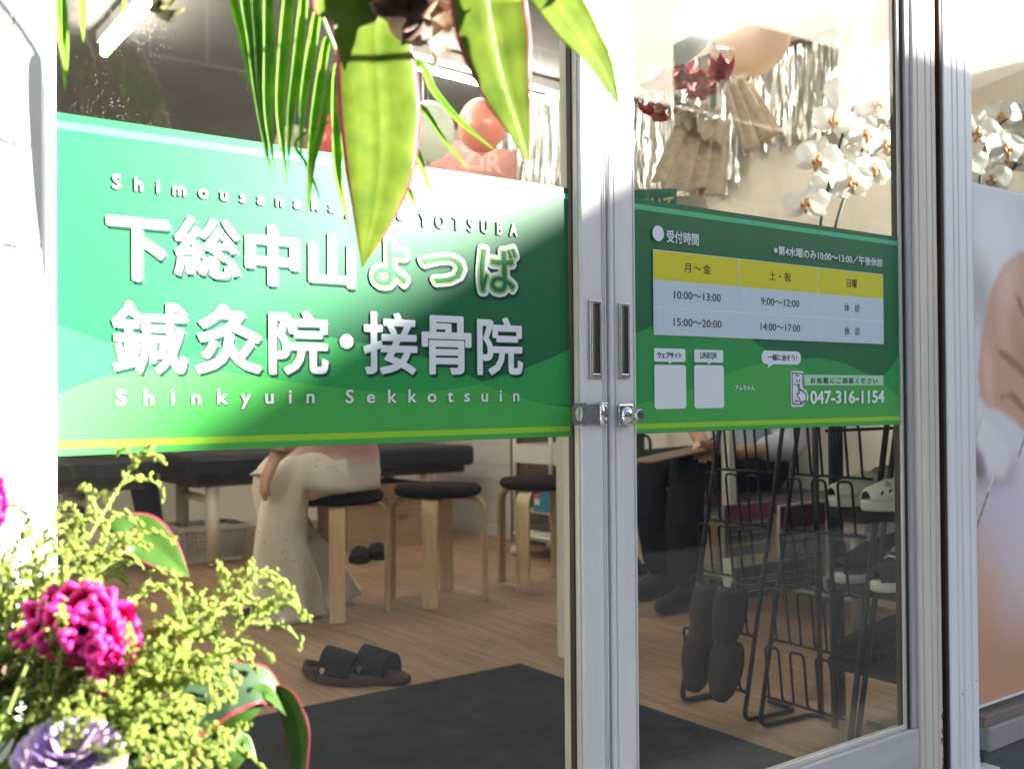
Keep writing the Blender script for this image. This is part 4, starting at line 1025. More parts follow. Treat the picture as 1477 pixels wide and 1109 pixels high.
def shoe(name, c, ang, L, label, m_up, m_sole, high, cat='shoe', grp=None):
    t = thing(name, c, label, cat, grp); R = Matrix.Rotation(ang, 3, 'Z')
    W = lambda p: V(c)+R@V(p)
    out = []; n = 28
    for i in range(n):
        a = 2*math.pi*i/n; x = math.cos(a)*L/2; k = 1+.15*math.cos(a)-.12*math.cos(2*a); out.append((x, math.sin(a)*.052*k))
    mb = MB(); lv = [(0, .95), (.004, 1), (.026, 1.0), (.030, .96)]
    rings = [mb.verts([W((x*k, y*k, z)) for x, y in out]) for z, k in lv]
    for i in range(3):
        for j in range(n): q = (j+1) % n; mb.face((rings[i]+j, rings[i]+q, rings[i+1]+q, rings[i+1]+j), 0, True)
    mb.face([rings[0]+j for j in range(n)][::-1]); mb.face([rings[-1]+j for j in range(n)])
    mb.build('sole', m_sole, t)
    P = []
    for i in range(15):
        u = i/14; x = -L*.47+L*.95*u
        k = math.sqrt(max(.03, 1-(2*x/L)**2))*(1+.15*2*x/L)
        h_ = high*(.95 if u < .12 else 1.0 if u < .28 else .82 if u < .42 else max(.40, .82-.9*(u-.42)))
        if u > .93: h_ *= .75
        open_ = .62 if .10 < u < .48 else 0
        row = []
        for j in range(13):
            a = math.pi*j/12
            if open_: aa = j/12; s_ = (1 if aa > .5 else -1); v = min(aa, 1-aa)*2; row.append(W((x, s_*.050*k*(1-.30*v), .026+v*h_*(1 if u < .4 else .9))))
            else: row.append(W((x, -math.cos(a)*.050*k, .026+math.sin(a)**.75*h_)))
        P.append(row)
    # opening rows use two separate sides: drop the middle joint by building sides as faces only
    u_ = MB(); ids = [u_.verts(r) for r in P]
    for i in range(14):
        for j in range(12):
            uu = (i+.5)/14
            if .10 < uu < .46 and j in (5, 6): continue
            u_.face((ids[i]+j, ids[i]+j+1, ids[i+1]+j+1, ids[i+1]+j), 0, True)
    u_.build('upper', m_up, t, thick=.004)
    return t, W
M_wclog = mat('white_clog_rubber', (.62, .60, .55), .5, var=.05)
M_nv = mat('navy_canvas', (.022, .026, .036), .9, spec=.15, bump=.4, bscale=600)
M_wr = mat('white_rubber', (.58, .56, .50), .55, var=.12, vscale=20)
cw = on_y(1300, 745, .22)
t, W = shoe('white_clog', (cw.x, .22, .600), math.radians(172), .27, 'white rubber clog on the upper shoe shelf', M_wclog, M_wclog, .085, 'clog')
for k, (dx, dz, c) in enumerate(((.0, .072, (.55, .40, .18)), (.022, .062, (.5, .36, .16)), (.055, .05, (.35, .40, .48)))):
    MB().lathe([(.010, -.003), (.011, .002), (.006, .006)], W((.02+dx, .040-.01*k, dz+.018)), 12, M=Matrix.Rotation(math.pi/2.4, 3, 'X')).build('badge', mat('badge_%d' % k, c, .4), t)
MB().tube(smooth([W((-.03, .050, .085)), W((-.07, .052, .095)), W((-.13, .035, .10)), W((-.15, 0, .10)), W((-.13, -.035, .10)), W((-.03, -.05, .085))], 2), .008, 6, flat=.5).build('heel_strap', M_wclog, t)
for k in range(3): MB().lathe([(.006, -.002), (.006, .0005)], W((.06+.022*k, .045-.006*k, .055-.004*k)), 8, M=Matrix.Rotation(math.pi/2, 3, 'X')).build('vent_hole', M_gask, t)
tag(shoe('white_clog', (cw.x+.02, .34, .600), math.radians(172), .27, 'second white rubber clog behind the first on the upper shoe shelf', M_wclog, M_wclog, .085, 'clog')[0])
cs = on_y(1300, 850, .22)
for k, (yy, lb) in enumerate(((.20, 'navy canvas sneaker with pale laces on the middle shoe shelf'), (.33, 'navy canvas sneaker behind the laced one on the middle shoe shelf'))):
    t, W = shoe('canvas_sneaker', (cs.x+.03*k, yy, .400), math.radians(178), .28, lb, M_nv, M_wr, .095, 'shoe')
    if k == 0:
        for j in range(4): MB().tube(smooth([W((.0+.022*j, -.032, .105-.011*j)), W((.006+.022*j, 0, .122-.011*j)), W((.0+.022*j, .034, .105-.011*j))], 1), .003, 5).build('lace', M_wr, t)
        MB().tube(smooth([W((-.0, .036, .115)), W((-.01, .056, .10)), W((-.006, .060, .03)), W((-.012, .064, -.03))], 2), .0028, 5).build('lace', M_wr, t)
        MB().tube(smooth([W((.0, .03, .118)), W((.03, .06, .10)), W((.035, .062, .06)), W((.01, .058, .07))], 2), .0028, 5).build('lace', M_wr, t)
for k in range(2):
    shoe('dark_shoe', (cs.x+.05, .20+.13*k, .190), math.radians(175), .29, 'black leather shoe on the lowest shoe shelf', M_slip, M_slip, .075, 'shoe', 'black shoes on the lowest shelf')

COL.objects.unlink(_to); bpy.data.objects.remove(_to); bpy.data.curves.remove(_tc)
# ================================================================== PEOPLE
def grow(mb, name, m, parent, vox=.008, it=6, fac=.6, mats=None):
    """join overlapping closed limbs into one smooth continuous surface"""
    o = mb.build(name, m, parent)
    r = o.modifiers.new('r', 'REMESH'); r.mode = 'VOXEL'; r.voxel_size = vox; r.use_smooth_shade = True
    s = o.modifiers.new('s', 'SMOOTH'); s.iterations = it; s.factor = fac
    dg = bpy.context.evaluated_depsgraph_get(); dg.update()
    me = bpy.data.meshes.new_from_object(o.evaluated_get(dg)); old = o.data
    o.modifiers.clear(); o.data = me; me.materials.clear(); me.materials.append(m); bpy.data.meshes.remove(old)
    for p in me.polygons: p.use_smooth = True
    return o
M_skin = mat('skin', (.48, .28, .19), .5, var=.12, vscale=12)
M_hair = mat('black_hair', (.018, .014, .013), .45, var=.3, vscale=30, stretch=(4, 4, 1))
def head(mb, c, f, up=V((0, 0, 1)), s=1.):
    """head with nose, jaw, ears; c is the centre, f the facing direction"""
    f = V(f).normalized(); l = up.cross(f).normalized(); R = Matrix((f, l, up)).transposed(); c = V(c)
    P = lambda x, y, z: c+R@V((x, y, z))*s
    mb.ball(P(0, 0, .03), .092*s, 16, 12, M=R, sc=(1.02, .84, 1.06)); mb.ball(P(.018, 0, -.045), .07*s, 14, 10, M=R, sc=(1.0, .86, 1.05))
    mb.ball(P(.055, 0, -.092), .026*s, 10, 8); mb.limb([P(.088, 0, .02), P(.108, 0, -.022)], [.009*s, .014*s], 8)
    mb.limb([P(.078, -.024, -.058), P(.090, 0, -.056), P(.078, .024, -.058)], [.007*s, .010*s, .007*s], 8)
    for sd in (-1, 1):
        mb.ball(P(-.005, sd*.078, -.005), .028*s, 8, 8, M=R, sc=(.7, .35, 1.1)); mb.ball(P(.078, sd*.032, .028), .014*s, 8, 6)
    mb.limb([P(-.02, 0, -.06), P(-.035, 0, -.16)], [.055*s, .058*s], 12)
    return P, R
def face_bits(P, R, t, s=1.):
    for sd in (-1, 1):
        e = MB().ball(P(.086, sd*.032, .022), .0115*s, 10, 8).build('eye', mat('eye_white', (.7, .68, .65), .3), t)
        MB().ball(P(.0955, sd*.031, .021), .005*s, 8, 6).build('iris', M_dark, e)
        MB().tube([P(.088, sd*.016, .047), P(.092, sd*.034, .051), P(.082, sd*.05, .046)], .004*s, 6).build('eyebrow', M_hair, t)
    MB().tube([P(.096, -.020, -.057), P(.101, 0, -.057), P(.096, .020, -.057)], .0032*s, 6).build('lips', mat('lip', (.38, .13, .11), .4), t)
def hair(P, R, t, long=False, s=1.):
    mb = MB(); mb.ball(P(-.022, 0, .055), .104*s, 18, 12, M=R, sc=(1.0, .92, .98))
    mb.ball(P(-.05, 0, .0), .088*s, 16, 10, M=R, sc=(.75, .98, 1.25))
    if long: mb.limb([P(-.07, 0, .02), P(-.085, 0, -.10), P(-.08, 0, -.22)], [.075*s, .07*s, .04*s], 12)
    grow(mb, 'hair', M_hair, t, .007, 3)
def hand(mb, wrist, d, palm, curl=.5, s=1., side=1):
    """palm and five separate fingers; d points along the fingers, palm is the palm normal"""
    d = V(d).normalized(); n = V(palm); n = (n-d*n.dot(d)).normalized(); l = n.cross(d)*side; w0 = V(wrist)
    k = w0+d*.085*s
    for j in range(4):
        y = (j-1.5)*.021*s; mb.limb([w0+d*.012*s+l*y*.6, w0+d*.05*s+l*y*.9, k+l*y], [.0155*s, .0135*s, .0115*s], 8)
        L = (.030, .035, .033, .026)[j]*s; p = k+l*y; dd = d.copy(); pts = [p]
        for q in range(3):
            dd = (dd+n*curl*(.55+.25*q)).normalized(); p = p+dd*L*(1-.16*q); pts.append(p)
        mb.limb(pts, [.0098*s, .0090*s, .0083*s, .0072*s], 8)
    th = w0+d*.022*s-l*.026*s; td = (d*.7-l*.75+n*.35).normalized()
    mb.limb([w0+d*.015*s-l*.012*s, th, th+td*.036*s, th+td*.036*s+(td+d*.5+n*.2).normalized()*.030*s], [.016*s, .0145*s, .0115*s, .0088*s], 8)

# ---- person in white trousers on the first stool, facing the beds
sx, sy, sz = .775, 2.57, .515
p1 = thing('person', (sx, sy, 0), 'seated person in white eyelet trousers and a pink and white top', 'person')
body = MB()
P, R = head(body, (.66, 2.57, 1.33), (-1, -.1, -.15), s=1.02)
body.limb([(.76, 2.57, .62), (.75, 2.57, .85), (.72, 2.57, 1.08), (.70, 2.57, 1.17)], [.13, .12, .13, .07], 14)
kn1, kn2 = V((.515, 2.50, .535)), V((.55, 2.72, .535))
for kn, ft, yh in ((kn1, V((.545, 2.60, .075)), 2.49), (kn2, V((.80, 2.78, .075)), 2.66)):
    body.limb([(.74, yh, .60), kn, (kn+ft)/2+V((.01, 0, 0)), ft], [.082, .056, .05, .036], 12)
    body.limb([ft+V((.02, 0, -.025)), ft+V((-.07, -.005, -.04)), ft+V((-.15, -.01, -.05))], [.038, .036, .026], 10)
for sd, el, hd in ((-1, V((.56, 2.34, .80)), V((.452, 2.425, .675))), (1, V((.66, 2.82, .84)), V((.63, 2.69, .72)))):
    shd = V((.72, 2.57+sd*.17, 1.10)); body.limb([shd, el, hd], [.055, .042, .028], 12)
    hand(body, hd, (-.28, .06 if sd < 0 else -.06, -.62), (.8, 0, -.45), .35, 1.05, side=sd)
grow(body, 'body', M_skin, p1, .0055, 3, .45)
face_bits(P, R, p1, 1.02); hair(P, R, p1, True, 1.02)
# trousers: wide legs flaring to a frilled hem
def flare(knee, ft, hip, r0, parent, m):
    path = [V(hip), V(hip)*.45+V(knee)*.55+V((0, 0, .022)), V(knee)+V((.02, 0, .0)), V(knee)*.62+V(ft)*.38+V((-.015, 0, 0)), V(knee)*.25+V(ft)*.75, V(ft)+V((0, 0, -.02))]
    rr = [.128, .108, .088, .100, .126, .150]
    Pp, Wd = lerp_list(path, rr, 30); A = V((0, 1, 0)); rows = []; n = 40
    ph = random.uniform(0, 6)
    for i, (p, r_) in enumerate(zip(Pp, Wd)):
        T_ = (Pp[min(i+1, 29)]-Pp[max(i-1, 0)]).normalized(); A = (A-T_*A.dot(T_)).normalized(); B = T_.cross(A); row = []
        f = max(0, (i-8)/21)
        for j in range(n+1):
            a = 2*math.pi*j/n
            k = r_*(1+f*(.13*math.sin(3*a+ph)+.10*math.sin(5*a+1.7*ph+i*.05)+.05*math.sin(9*a+i*.1))+.02*math.sin(2*a+i*.7)+.03*noise.noise(p*14+A*math.cos(a)*2+B*math.sin(a)*2))
            q = p+(A*math.cos(a)+B*math.sin(a))*k
            if i > 25: q += (A*math.cos(a)+B*math.sin(a))*(.004*math.sin(22*a)*(i-25))
            q.z = max(q.z, .006); row.append(q)
        rows.append(row)
    return MB().sheet(rows)
m_tr = mat('eyelet_cotton', (.76, .71, .64), .85, var=.10, vscale=8, bump=.3, bscale=120)
N, L = m_tr.node_tree.nodes, m_tr.node_tree.links
bs = N['Principled BSDF']; src = bs.inputs['Base Color'].links[0].from_socket
tc_ = N.new('ShaderNodeTexCoord'); vo = N.new('ShaderNodeTexVoronoi'); vo.inputs['Scale'].default_value = 26; L.new(tc_.outputs['Object'], vo.inputs['Vector'])
lt = N.new('ShaderNodeMath'); lt.operation = 'LESS_THAN'; lt.inputs[1].default_value = .10; L.new(vo.outputs['Distance'], lt.inputs[0])
mxc = N.new('ShaderNodeMix'); mxc.data_type = 'RGBA'; L.new(lt.outputs[0], mxc.inputs[0]); L.new(src, mxc.inputs[6]); mxc.inputs[7].default_value = (.25, .19, .15, 1); L.new(mxc.outputs[2], bs.inputs['Base Color'])
flare(kn1, V((.55, 2.60, .03)), (.74, 2.49, .61), .12, p1, m_tr).build('trouser_leg', m_tr, p1, thick=.003)
flare(kn2, V((.82, 2.78, .03)), (.74, 2.66, .61), .12, p1, m_tr).build('trouser_leg', m_tr, p1, thick=.003)
# loose top, dyed pink above a white hem
m_top = mat('pink_white_cotton', (.62, .58, .56), .85, bump=.25, bscale=60)
N, L = m_top.node_tree.nodes, m_top.node_tree.links; bs = N['Principled BSDF']
tc_ = N.new('ShaderNodeTexCoord'); sp = N.new('ShaderNodeSeparateXYZ'); L.new(tc_.outputs['Object'], sp.inputs[0])
nz = N.new('ShaderNodeTexNoise'); nz.inputs['Scale'].default_value = 7; L.new(tc_.outputs['Object'], nz.inputs['Vector'])
ad = N.new('ShaderNodeMath'); ad.operation = 'MULTIPLY_ADD'; ad.inputs[1].default_value = .10; L.new(nz.outputs['Fac'], ad.inputs[0]); L.new(sp.outputs['Z'], ad.inputs[2])
rp = N.new('ShaderNodeValToRGB'); rp.color_ramp.elements[0].position = .67; rp.color_ramp.elements[1].position = .73
rp.color_ramp.elements[0].color = (.62, .58, .56, 1); rp.color_ramp.elements[1].color = (.55, .30, .30, 1); L.new(ad.outputs[0], rp.inputs[0]); L.new(rp.outputs[0], bs.inputs['Base Color'])
rows = []
for i in range(22):
    u = i/21; z = .520+u*.66
    cx = .775-.06*u*u; rx = (.185-.03*u if u < .75 else .16*(1-(u-.75)*2.2)); ry = (.205-.02*u if u < .75 else .19*(1-(u-.75)*2.0))
    if u < .30: cx -= (.30-u)*.22; rx += (.30-u)*.30
    row = []
    for j in range(49):
        a = 2*math.pi*j/48; k = 1+.035*(1-u)*math.sin(7*a+i*.4)+.03*math.sin(3*a+i*.8)+.05*noise.noise(V((math.cos(a)*2, math.sin(a)*2, u*6)))
        zz = z+(.035*max(0, -math.cos(a))**2*(1-u)**3*2.2)
        row.append(V((cx+math.cos(a)*rx*k, 2.57+math.sin(a)*ry*k, zz)))
    rows.append(row)
MB().sheet(rows).build('top', m_top, p1, thick=.003)
for sd in (-1, 1):
    Pp, Wd = lerp_list([(.72, 2.57+sd*.14, 1.10), (.65, 2.57+sd*.20, .98), (.58, 2.57+sd*.22, .88)], [.085, .075, .078], 10); mb = MB()
    mb.tube(Pp, Wd, 16, cap=False); mb.build('sleeve', m_top, p1, thick=.003)
MB().tube(arc((.465, 2.418, .690), .034, 0, 2*math.pi, 18, V((.55, 0, -.1)).normalized(), V((0, 1, 0))), .006, 6, flat=1).build('bracelet', mat('bracelet_bead', (.06, .05, .05), .3), p1)
MB().tube(arc((.471, 2.416, .705), .034, 0, 2*math.pi, 18, V((.55, 0, -.1)).normalized(), V((0, 1, 0))), .0035, 6).build('bracelet', M_chrome, p1)
for ft in (V((.545, 2.60, 0)), V((.80, 2.78, 0))):
    mb = MB(); mb.limb([ft+V((.045, 0, .034)), ft+V((-.05, -.005, .036)), ft+V((-.155, -.012, .030))], [.042, .046, .034], 12); grow(mb, 'slipper', M_slip, p1, .006, 4)

# ---- person with a clipboard on the bench
p2 = thing('person', (2.45, 1.75, 0), 'seated person in a light blue shirt and dark trousers holding a clipboard', 'person')
body = MB()
P, R = head(body, (2.36, 1.80, 1.32), (-1, -.1, -.45))
body.limb([(2.47, 1.80, .60), (2.46, 1.80, .85), (2.42, 1.80, 1.07), (2.40, 1.80, 1.16)], [.14, .13, .14, .07], 14)
ka, kb = V((1.955, 1.70, .575)), V((2.02, 1.98, .575))
for kn, ft, yh in ((ka, V((1.985, 1.72, .09)), 1.71), (kb, V((2.10, 2.0, .09)), 1.90)):
    body.limb([(2.45, yh, .56), kn, (kn+ft)/2+V((.012, 0, 0)), ft], [.080, .048, .046, .036], 12)
    body.limb([ft+V((.03, 0, -.035)), ft+V((-.08, -.01, -.045)), ft+V((-.16, -.02, -.055))], [.040, .040, .028], 10)
shA, elA, hdA = V((2.42, 1.60, 1.06)), V((2.40, 1.50, .68)), V((2.105, 1.53, .660))
shB, elB, hdB = V((2.42, 2.0, 1.06)), V((2.12, 1.90, .90)), V((2.075, 1.70, .690))
body.limb([shA, elA, hdA], [.056, .046, .030], 12); body.limb([shB, elB, hdB], [.056, .048, .032], 12)
hand(body, hdA, (-.75, .25, .12), (.1, .2, 1), .25, 1.05, side=1)
hand(body, hdB, (-.62, -.55, -.12), (-.1, -.1, -1), .45, 1.05, side=1)
grow(body, 'body', M_skin, p2, .0055, 3, .45)
face_bits(P, R, p2); hair(P, R, p2)
M_trs = mat('charcoal_trousers', (.018, .024, .027), .9, spec=.12, var=.25, vscale=10, bump=.3, bscale=90)
tm = MB()
tm.limb([(2.46, 1.72, .575), (2.46, 1.90, .575)], [.135, .135], 14)
for kn, ft, yh in ((ka, V((1.985, 1.72, .16)), 1.71), (kb, V((2.10, 2.0, .16)), 1.90)):
    tm.limb([(2.45, yh, .57), kn+V((.02, 0, 0)), (kn+ft)/2, ft], [.112, .096, .084, .074], 14)
grow(tm, 'trousers', M_trs, p2, .009, 4)
M_shirt = mat('light_blue_shirt', (.44, .49, .60), .8, var=.10, vscale=6, bump=.5, bscale=22, bdist=.01)
tm = MB()
tm.limb([(2.47, 1.80, .60), (2.46, 1.80, .80), (2.43, 1.80, 1.02), (2.41, 1.80, 1.12)], [.165, .16, .155, .085], 16)
tm.limb([shA, elA], [.075, .068], 14); tm.limb([elA, elA*.55+hdA*.45], [.066, .056], 14)
tm.limb([shB, shB*.35+elB*.65, elB*.9+shB*.1], [.075, .070, .068], 14)
grow(tm, 'shirt', M_shirt, p2, .009, 5)
tm = MB(); tm.tube([(2.41, 1.80, 1.12), (2.40, 1.80, 1.17)], [.085, .078], 18, cap=False); tm.build('collar', M_shirt, p2, thick=.006)
for ft in (V((1.985, 1.72, 0)), V((2.10, 2.0, 0))):
    mb = MB(); mb.limb([ft+V((.05, 0, .045)), ft+V((-.06, -.01, .045)), ft+V((-.17, -.025, .034))], [.048, .05, .036], 12); mb.limb([ft+V((.02, 0, .07)), ft+V((.0, 0, .15))], [.05, .055], 10)
    grow(mb, 'shoe', mat('navy_shoe', (.014, .018, .026), .8, spec=.15), p2, .007, 4)
a = on_y(919, 669, 1.60)
ca_, cb_ = V((a.x+.05, 1.60, a.z+.004)), V((2.12, 1.60, .690))
dv = (cb_-ca_); nn = V((-dv.z, 0, dv.x)).normalized(); sidev = V((.10, .99, -.04)).normalized()
cbd = thing('clipboard', ca_, 'brown clipboard held by the person in blue', 'clipboard')
MB().obox((ca_+cb_)/2+sidev*.06, dv/2, sidev*.095, nn*.003).build('board', mat('brown_board', (.16, .095, .065), .6, var=.2), cbd)
MB().obox(cb_+sidev*.06+nn*.008-dv*.04, dv.normalized()*.012, sidev*.04, nn*.006).build('clip', M_chrome, cbd)
pn = thing('pen', hdB, 'dark pen between the fingers over the clipboard', 'pen'); MB().tube([hdB+V((-.09, -.055, -.012)), hdB+V((.01, -.10, .055))], .0042, 8).build('barrel', M_dark, pn); MB().tube([hdB+V((.01, -.10, .055)), hdB+V((.02, -.104, .062))], [.0046, .003], 8).build('cap', M_chrome, pn)

# ---- person in navy behind the beds, leaning over
p3 = thing('person', (.55, 5.05, 0), 'standing person in navy trousers leaning over the beds', 'person')
body = MB(); P, R = head(body, (.48, 4.62, 1.42), (-.1, -1, -.7))
body.limb([(.52, 5.0, .92), (.51, 4.93, 1.10), (.49, 4.78, 1.27), (.48, 4.70, 1.33)], [.13, .125, .135, .07], 14)
for sd, ft in ((-1, V((.32, 5.10, .08))), (1, V((.78, 5.05, .08)))):
    body.limb([(.53+sd*.10, 5.02, .88), ((.53+sd*.10)*.5+ft.x*.5, 5.04, .50), ft], [.088, .06, .04], 12)
    body.limb([ft+V((0, .04, -.03)), ft+V((0, -.13, -.045))], [.04, .03], 10)
    sh_ = V((.49+sd*.18, 4.82, 1.26)); el_ = V((.49+sd*.24, 4.60, .98)); hd_ = V((.52+sd*.12, 4.35, .665))
    body.limb([sh_, el_, hd_], [.055, .045, .032], 12); hand(body, hd_, (0, -.8, -.16), (0, .1, -1), .2, 1.0, side=sd)
grow(body, 'body', M_skin, p3, .007, 3, .45); face_bits(P, R, p3); hair(P, R, p3)
M_navy = mat('navy_uniform', (.012, .016, .030), .9, spec=.12, bump=.3, bscale=40)
tm = MB(); tm.limb([(.44, 5.02, .90), (.62, 5.02, .90)], [.13, .13], 12)
for sd, ft in ((-1, V((.32, 5.10, .06))), (1, V((.78, 5.05, .06)))): tm.limb([(.53+sd*.10, 5.02, .88), ((.53+sd*.10)*.5+ft.x*.5, 5.04, .50), ft], [.108, .09, .075], 12)
grow(tm, 'trousers', M_navy, p3, .010, 4)
tm = MB(); tm.limb([(.52, 5.02, .86), (.51, 4.93, 1.10), (.49, 4.80, 1.26)], [.155, .15, .15], 14)
for sd in (-1, 1): tm.limb([(.49+sd*.18, 4.82, 1.26), (.49+sd*.22, 4.68, 1.08)], [.075, .07], 12)
grow(tm, 'tunic', M_navy, p3, .010, 4)
for ft in (V((.32, 5.10, 0)), V((.78, 5.05, 0))):
    mb = MB(); mb.limb([ft+V((0, .05, .04)), ft+V((0, -.15, .034))], [.045, .038], 10); grow(mb, 'shoe', M_slip, p3, .008, 3)
# ================================================================== DECORATION INSIDE
# silver tinsel curtain along the right wall
M_foil = mat('silver_foil', (.88, .86, .82), .24, .85, var=.15, vscale=20)
tc2 = thing('tinsel_curtain', (2.60, 2.3, 2.06), 'silver tinsel foil curtain hung high on the right wall', 'curtain')
mb = MB(); random.seed(3)
y = 1.0
while y < 4.1:
    zb_ = 2.06+random.uniform(-.05, .05)-(.16 if 1.95 < y < 2.7 else 0); zt_ = 2.47 if y < 3.0 else 2.66
    x = 2.60+random.uniform(-.03, .03); n = 9; w_ = random.uniform(.006, .011); ph = random.uniform(0, 6); rows = []
    for i in range(n):
        u = i/(n-1); a = ph+u*random.uniform(1.5, 3.5); z = zt_+(zb_-zt_)*u
        cx_, cy_ = x+.012*math.sin(u*5+ph), y+.008*math.sin(u*7+ph)
        rows.append([V((cx_-math.sin(a)*w_, cy_-math.cos(a)*w_, z)), V((cx_+math.sin(a)*w_, cy_+math.cos(a)*w_, z))])
    mb.sheet(rows, sm=False); y += random.uniform(.007, .012)
tag(mb.build('foil_strips', M_foil, tc2), kind='stuff')
MB().box((2.55, .95, 2.475), (2.659, 2.99, 2.56)).build('pelmet', mat('brown_pelmet', (.17, .115, .095), .6, var=.2, vscale=5), tc2, bevel=.003)
# balloons
def balloon(px, py, dist, r, col, label, sc=(1, 1, 1.12), al=.25):
    c = at(px, py, dist); t = thing('balloon', c, label, 'balloon', None)
    m = mat('latex_%d_%d' % (px, py), col, .22, spec=.6, trans=al)
    b = MB().ball(c, r, 24, 16, sc=sc); b.build('skin', m, t)
    MB().lathe([(.004, -.012), (.012, -.014), (.006, 0), (.002, .01)], c-V((0, 0, r*sc[2])), 10).build('knot', m, t)
    top_ = V((c.x, c.y, 2.72)); MB().tube([c+V((0, 0, r*sc[2]*.98)), top_], .0015, 5).build('string', M_bask, t)
balloon(695, 182, 5.3, .125, (.72, .33, .27), 'salmon pink balloon beside the tinsel and the hanging leaves')
balloon(478, 205, 5.6, .135, (.45, .05, .06), 'dark red balloon seen behind the palm leaflets')
balloon(618, 190, 5.0, .13, (.62, .64, .66), 'pale grey balloon beside the salmon pink one', al=.45)
balloon(425, 215, 5.8, .12, (.46, .42, .33), 'dull beige balloon beside the dark red one')
balloon(1262, 5, 3.9, .155, (.60, .33, .36), 'dusty pink balloon above the orchid')
balloon(1080, 40, 4.0, .17, (.60, .50, .47), 'large pale pink balloon above the tinsel curtain', al=.3)
balloon(965, 15, 2.5, .12, (.80, .80, .80), 'large white balloon close behind the door glass', al=.35)  # added white ball standing in for the glare on the glass
balloon(905+12, 60, 2.75, .10, (.75, .74, .72), 'white balloon touching the pale ones by the door stile', al=.35)
# letter garland board
lb = thing('letter_board', at(680, 225, 6.0), 'red brown board with pale outlined letters near the tinsel', 'sign')
c = at(680, 222, 6.0); hw = .33
MB().box((c.x-hw, c.y, c.z-.12), (c.x+hw, c.y+.01, c.z+.06)).build('board', mat('red_brown_board', (.22, .085, .07), .5, var=.3, vscale=14), lb)
_tc = bpy.data.curves.new('tmp_text', 'FONT'); _to = bpy.data.objects.new('tmp_text', _tc); COL.objects.link(_to)
for k, ch in enumerate(('ZIR',)):
    text_to('lettering', ch, c.x-.08, c.x+.22, c.z-.09, c.z+.03, c.y-.002, mat('pale_letter', (.29, .15, .13), .5), lb, bold=.03)
MB().tube([(c.x-hw, c.y, c.z+.06), (c.x-hw, c.y, 2.72)], .003, 5).build('cord', M_bask, lb)
MB().tube([(c.x+hw, c.y, c.z+.06), (c.x+hw, c.y, 2.72)], .003, 5).build('cord', M_bask, lb)
# counter with the green sign and the wrapped bouquet
ct = thing('counter', (1.42, 1.15, 0), 'pale counter topped by the hessian bouquet', 'counter')
MB().box((1.05, 1.02, 1.42), (1.95, 1.45, 1.452)).build('counter_top', mat('counter_cream', (.62, .55, .45), .5), ct, bevel=.003)
MB().box((1.08, 1.30, .0), (1.92, 1.42, 1.419)).build('counter_body', M_wallw, ct) if False else None
for x in (1.08, 1.92): MB().box((x-.02, 1.40, 0), (x+.02, 1.44, 1.419)).build('leg', M_wm, ct)
g0, g1 = on_y(893, 262, 1.0), on_y(975, 290, 1.0)
gs = thing('green_sign', (g0.x, 1.0, 1.45), 'narrow green sign strip with cream kana leaning by the bouquet', 'sign')
a_, b_ = on_y(880, 283, 1.12), on_y(976, 256, .98); 
ux = (V((b_.x, b_.y, 0))-V((a_.x, a_.y, 0))); L_ = ux.length; ux.normalize(); hgt = .105; zc = 1.455
MB().obox(V((a_.x, a_.y, zc+hgt/2))+ux*L_/2, ux*L_/2, V((-ux.y, ux.x, 0))*.004, V((0, 0, hgt/2))).build('panel', mat('sign_green', (.02, .12, .08), .5), gs)
me_o, _ = text_to('lettering', '療について', 0, L_*.9, 0, hgt*.6, 0, mat('sign_cream', (.62, .55, .30), .5), gs, bold=.02)
for v in me_o.data.vertices:
    q = v.co+org(gs); w0 = V((a_.x, a_.y, zc+hgt*.22))+ux*(q.x+L_*.05)+V((ux.y, -ux.x, 0))*(.0052-q.y); w0.z += q.z; v.co = w0-org(gs)
COL.objects.unlink(_to); bpy.data.objects.remove(_to); bpy.data.curves.remove(_tc)
M_hess = mat('hessian', (.62, .50, .37), .9, var=.25, vscale=40, bump=.6, bscale=260)
bq = thing('bouquet', on_y(1010, 270, 1.12), 'bouquet wrapped in hessian with a big hessian bow', 'bouquet')
def drape(P4, nx, ny, fold, name, m, amp=.02, seed=0):
    """cloth patch between four corners a,b (top) c,d (bottom) with pleats running down it"""
    a, b, c_, d_ = [V(p) for p in P4]; n = (b-a).cross(c_-a).normalized(); rows = []
    for i in range(ny):
        v = i/(ny-1); row = []
        for j in range(nx):
            u = j/(nx-1); p = (a*(1-u)+b*u)*(1-v)+(c_*(1-u)+d_*u)*v
            k = amp*(math.sin(u*fold*2*math.pi+seed+v*1.2)+.5*math.sin(u*fold*5.3+seed*2+v*2))*(.3+.7*v)
            row.append(p+n*k+V((0, 0, .012*math.sin(u*11+seed))))
        rows.append(row)
    return MB().sheet(rows).build(name, m, bq, thick=.003)
B = lambda px, py, d_=0.: on_y(px, py, 1.10+d_)
drape([B(985, 165), B(1055, 170), B(942, 268, -.03), B(1050, 285, -.03)], 26, 18, 4, 'wrap', M_hess, .022, 1)
drape([B(1040, 120), B(1085, 112), B(1070, 222, -.05), B(1128, 188, -.05)], 24, 16, 4, 'bow_tail', M_hess, .028, 2)
drape([B(975, 142, -.03), B(1010, 150, -.05), B(972, 178, -.03), B(1002, 186, -.05)], 12, 8, 1, 'bow_loop', M_hess, .012, 3)
drape([B(1004, 148, -.07), B(1040, 160, -.05), B(1000, 186, -.07), B(1030, 205, -.05)], 12, 8, 1, 'bow_loop', M_hess, .014, 4)
drape([B(1030, 185, -.06), B(1050, 178, -.06), B(1024, 206, -.06), B(1048, 214, -.06)], 12, 8, 2, 'bow_knot', M_hess, .010, 5)
M_red = mat('red_foil', (.52, .05, .06), .3, .2, var=.3, vscale=20)
random.seed(5)
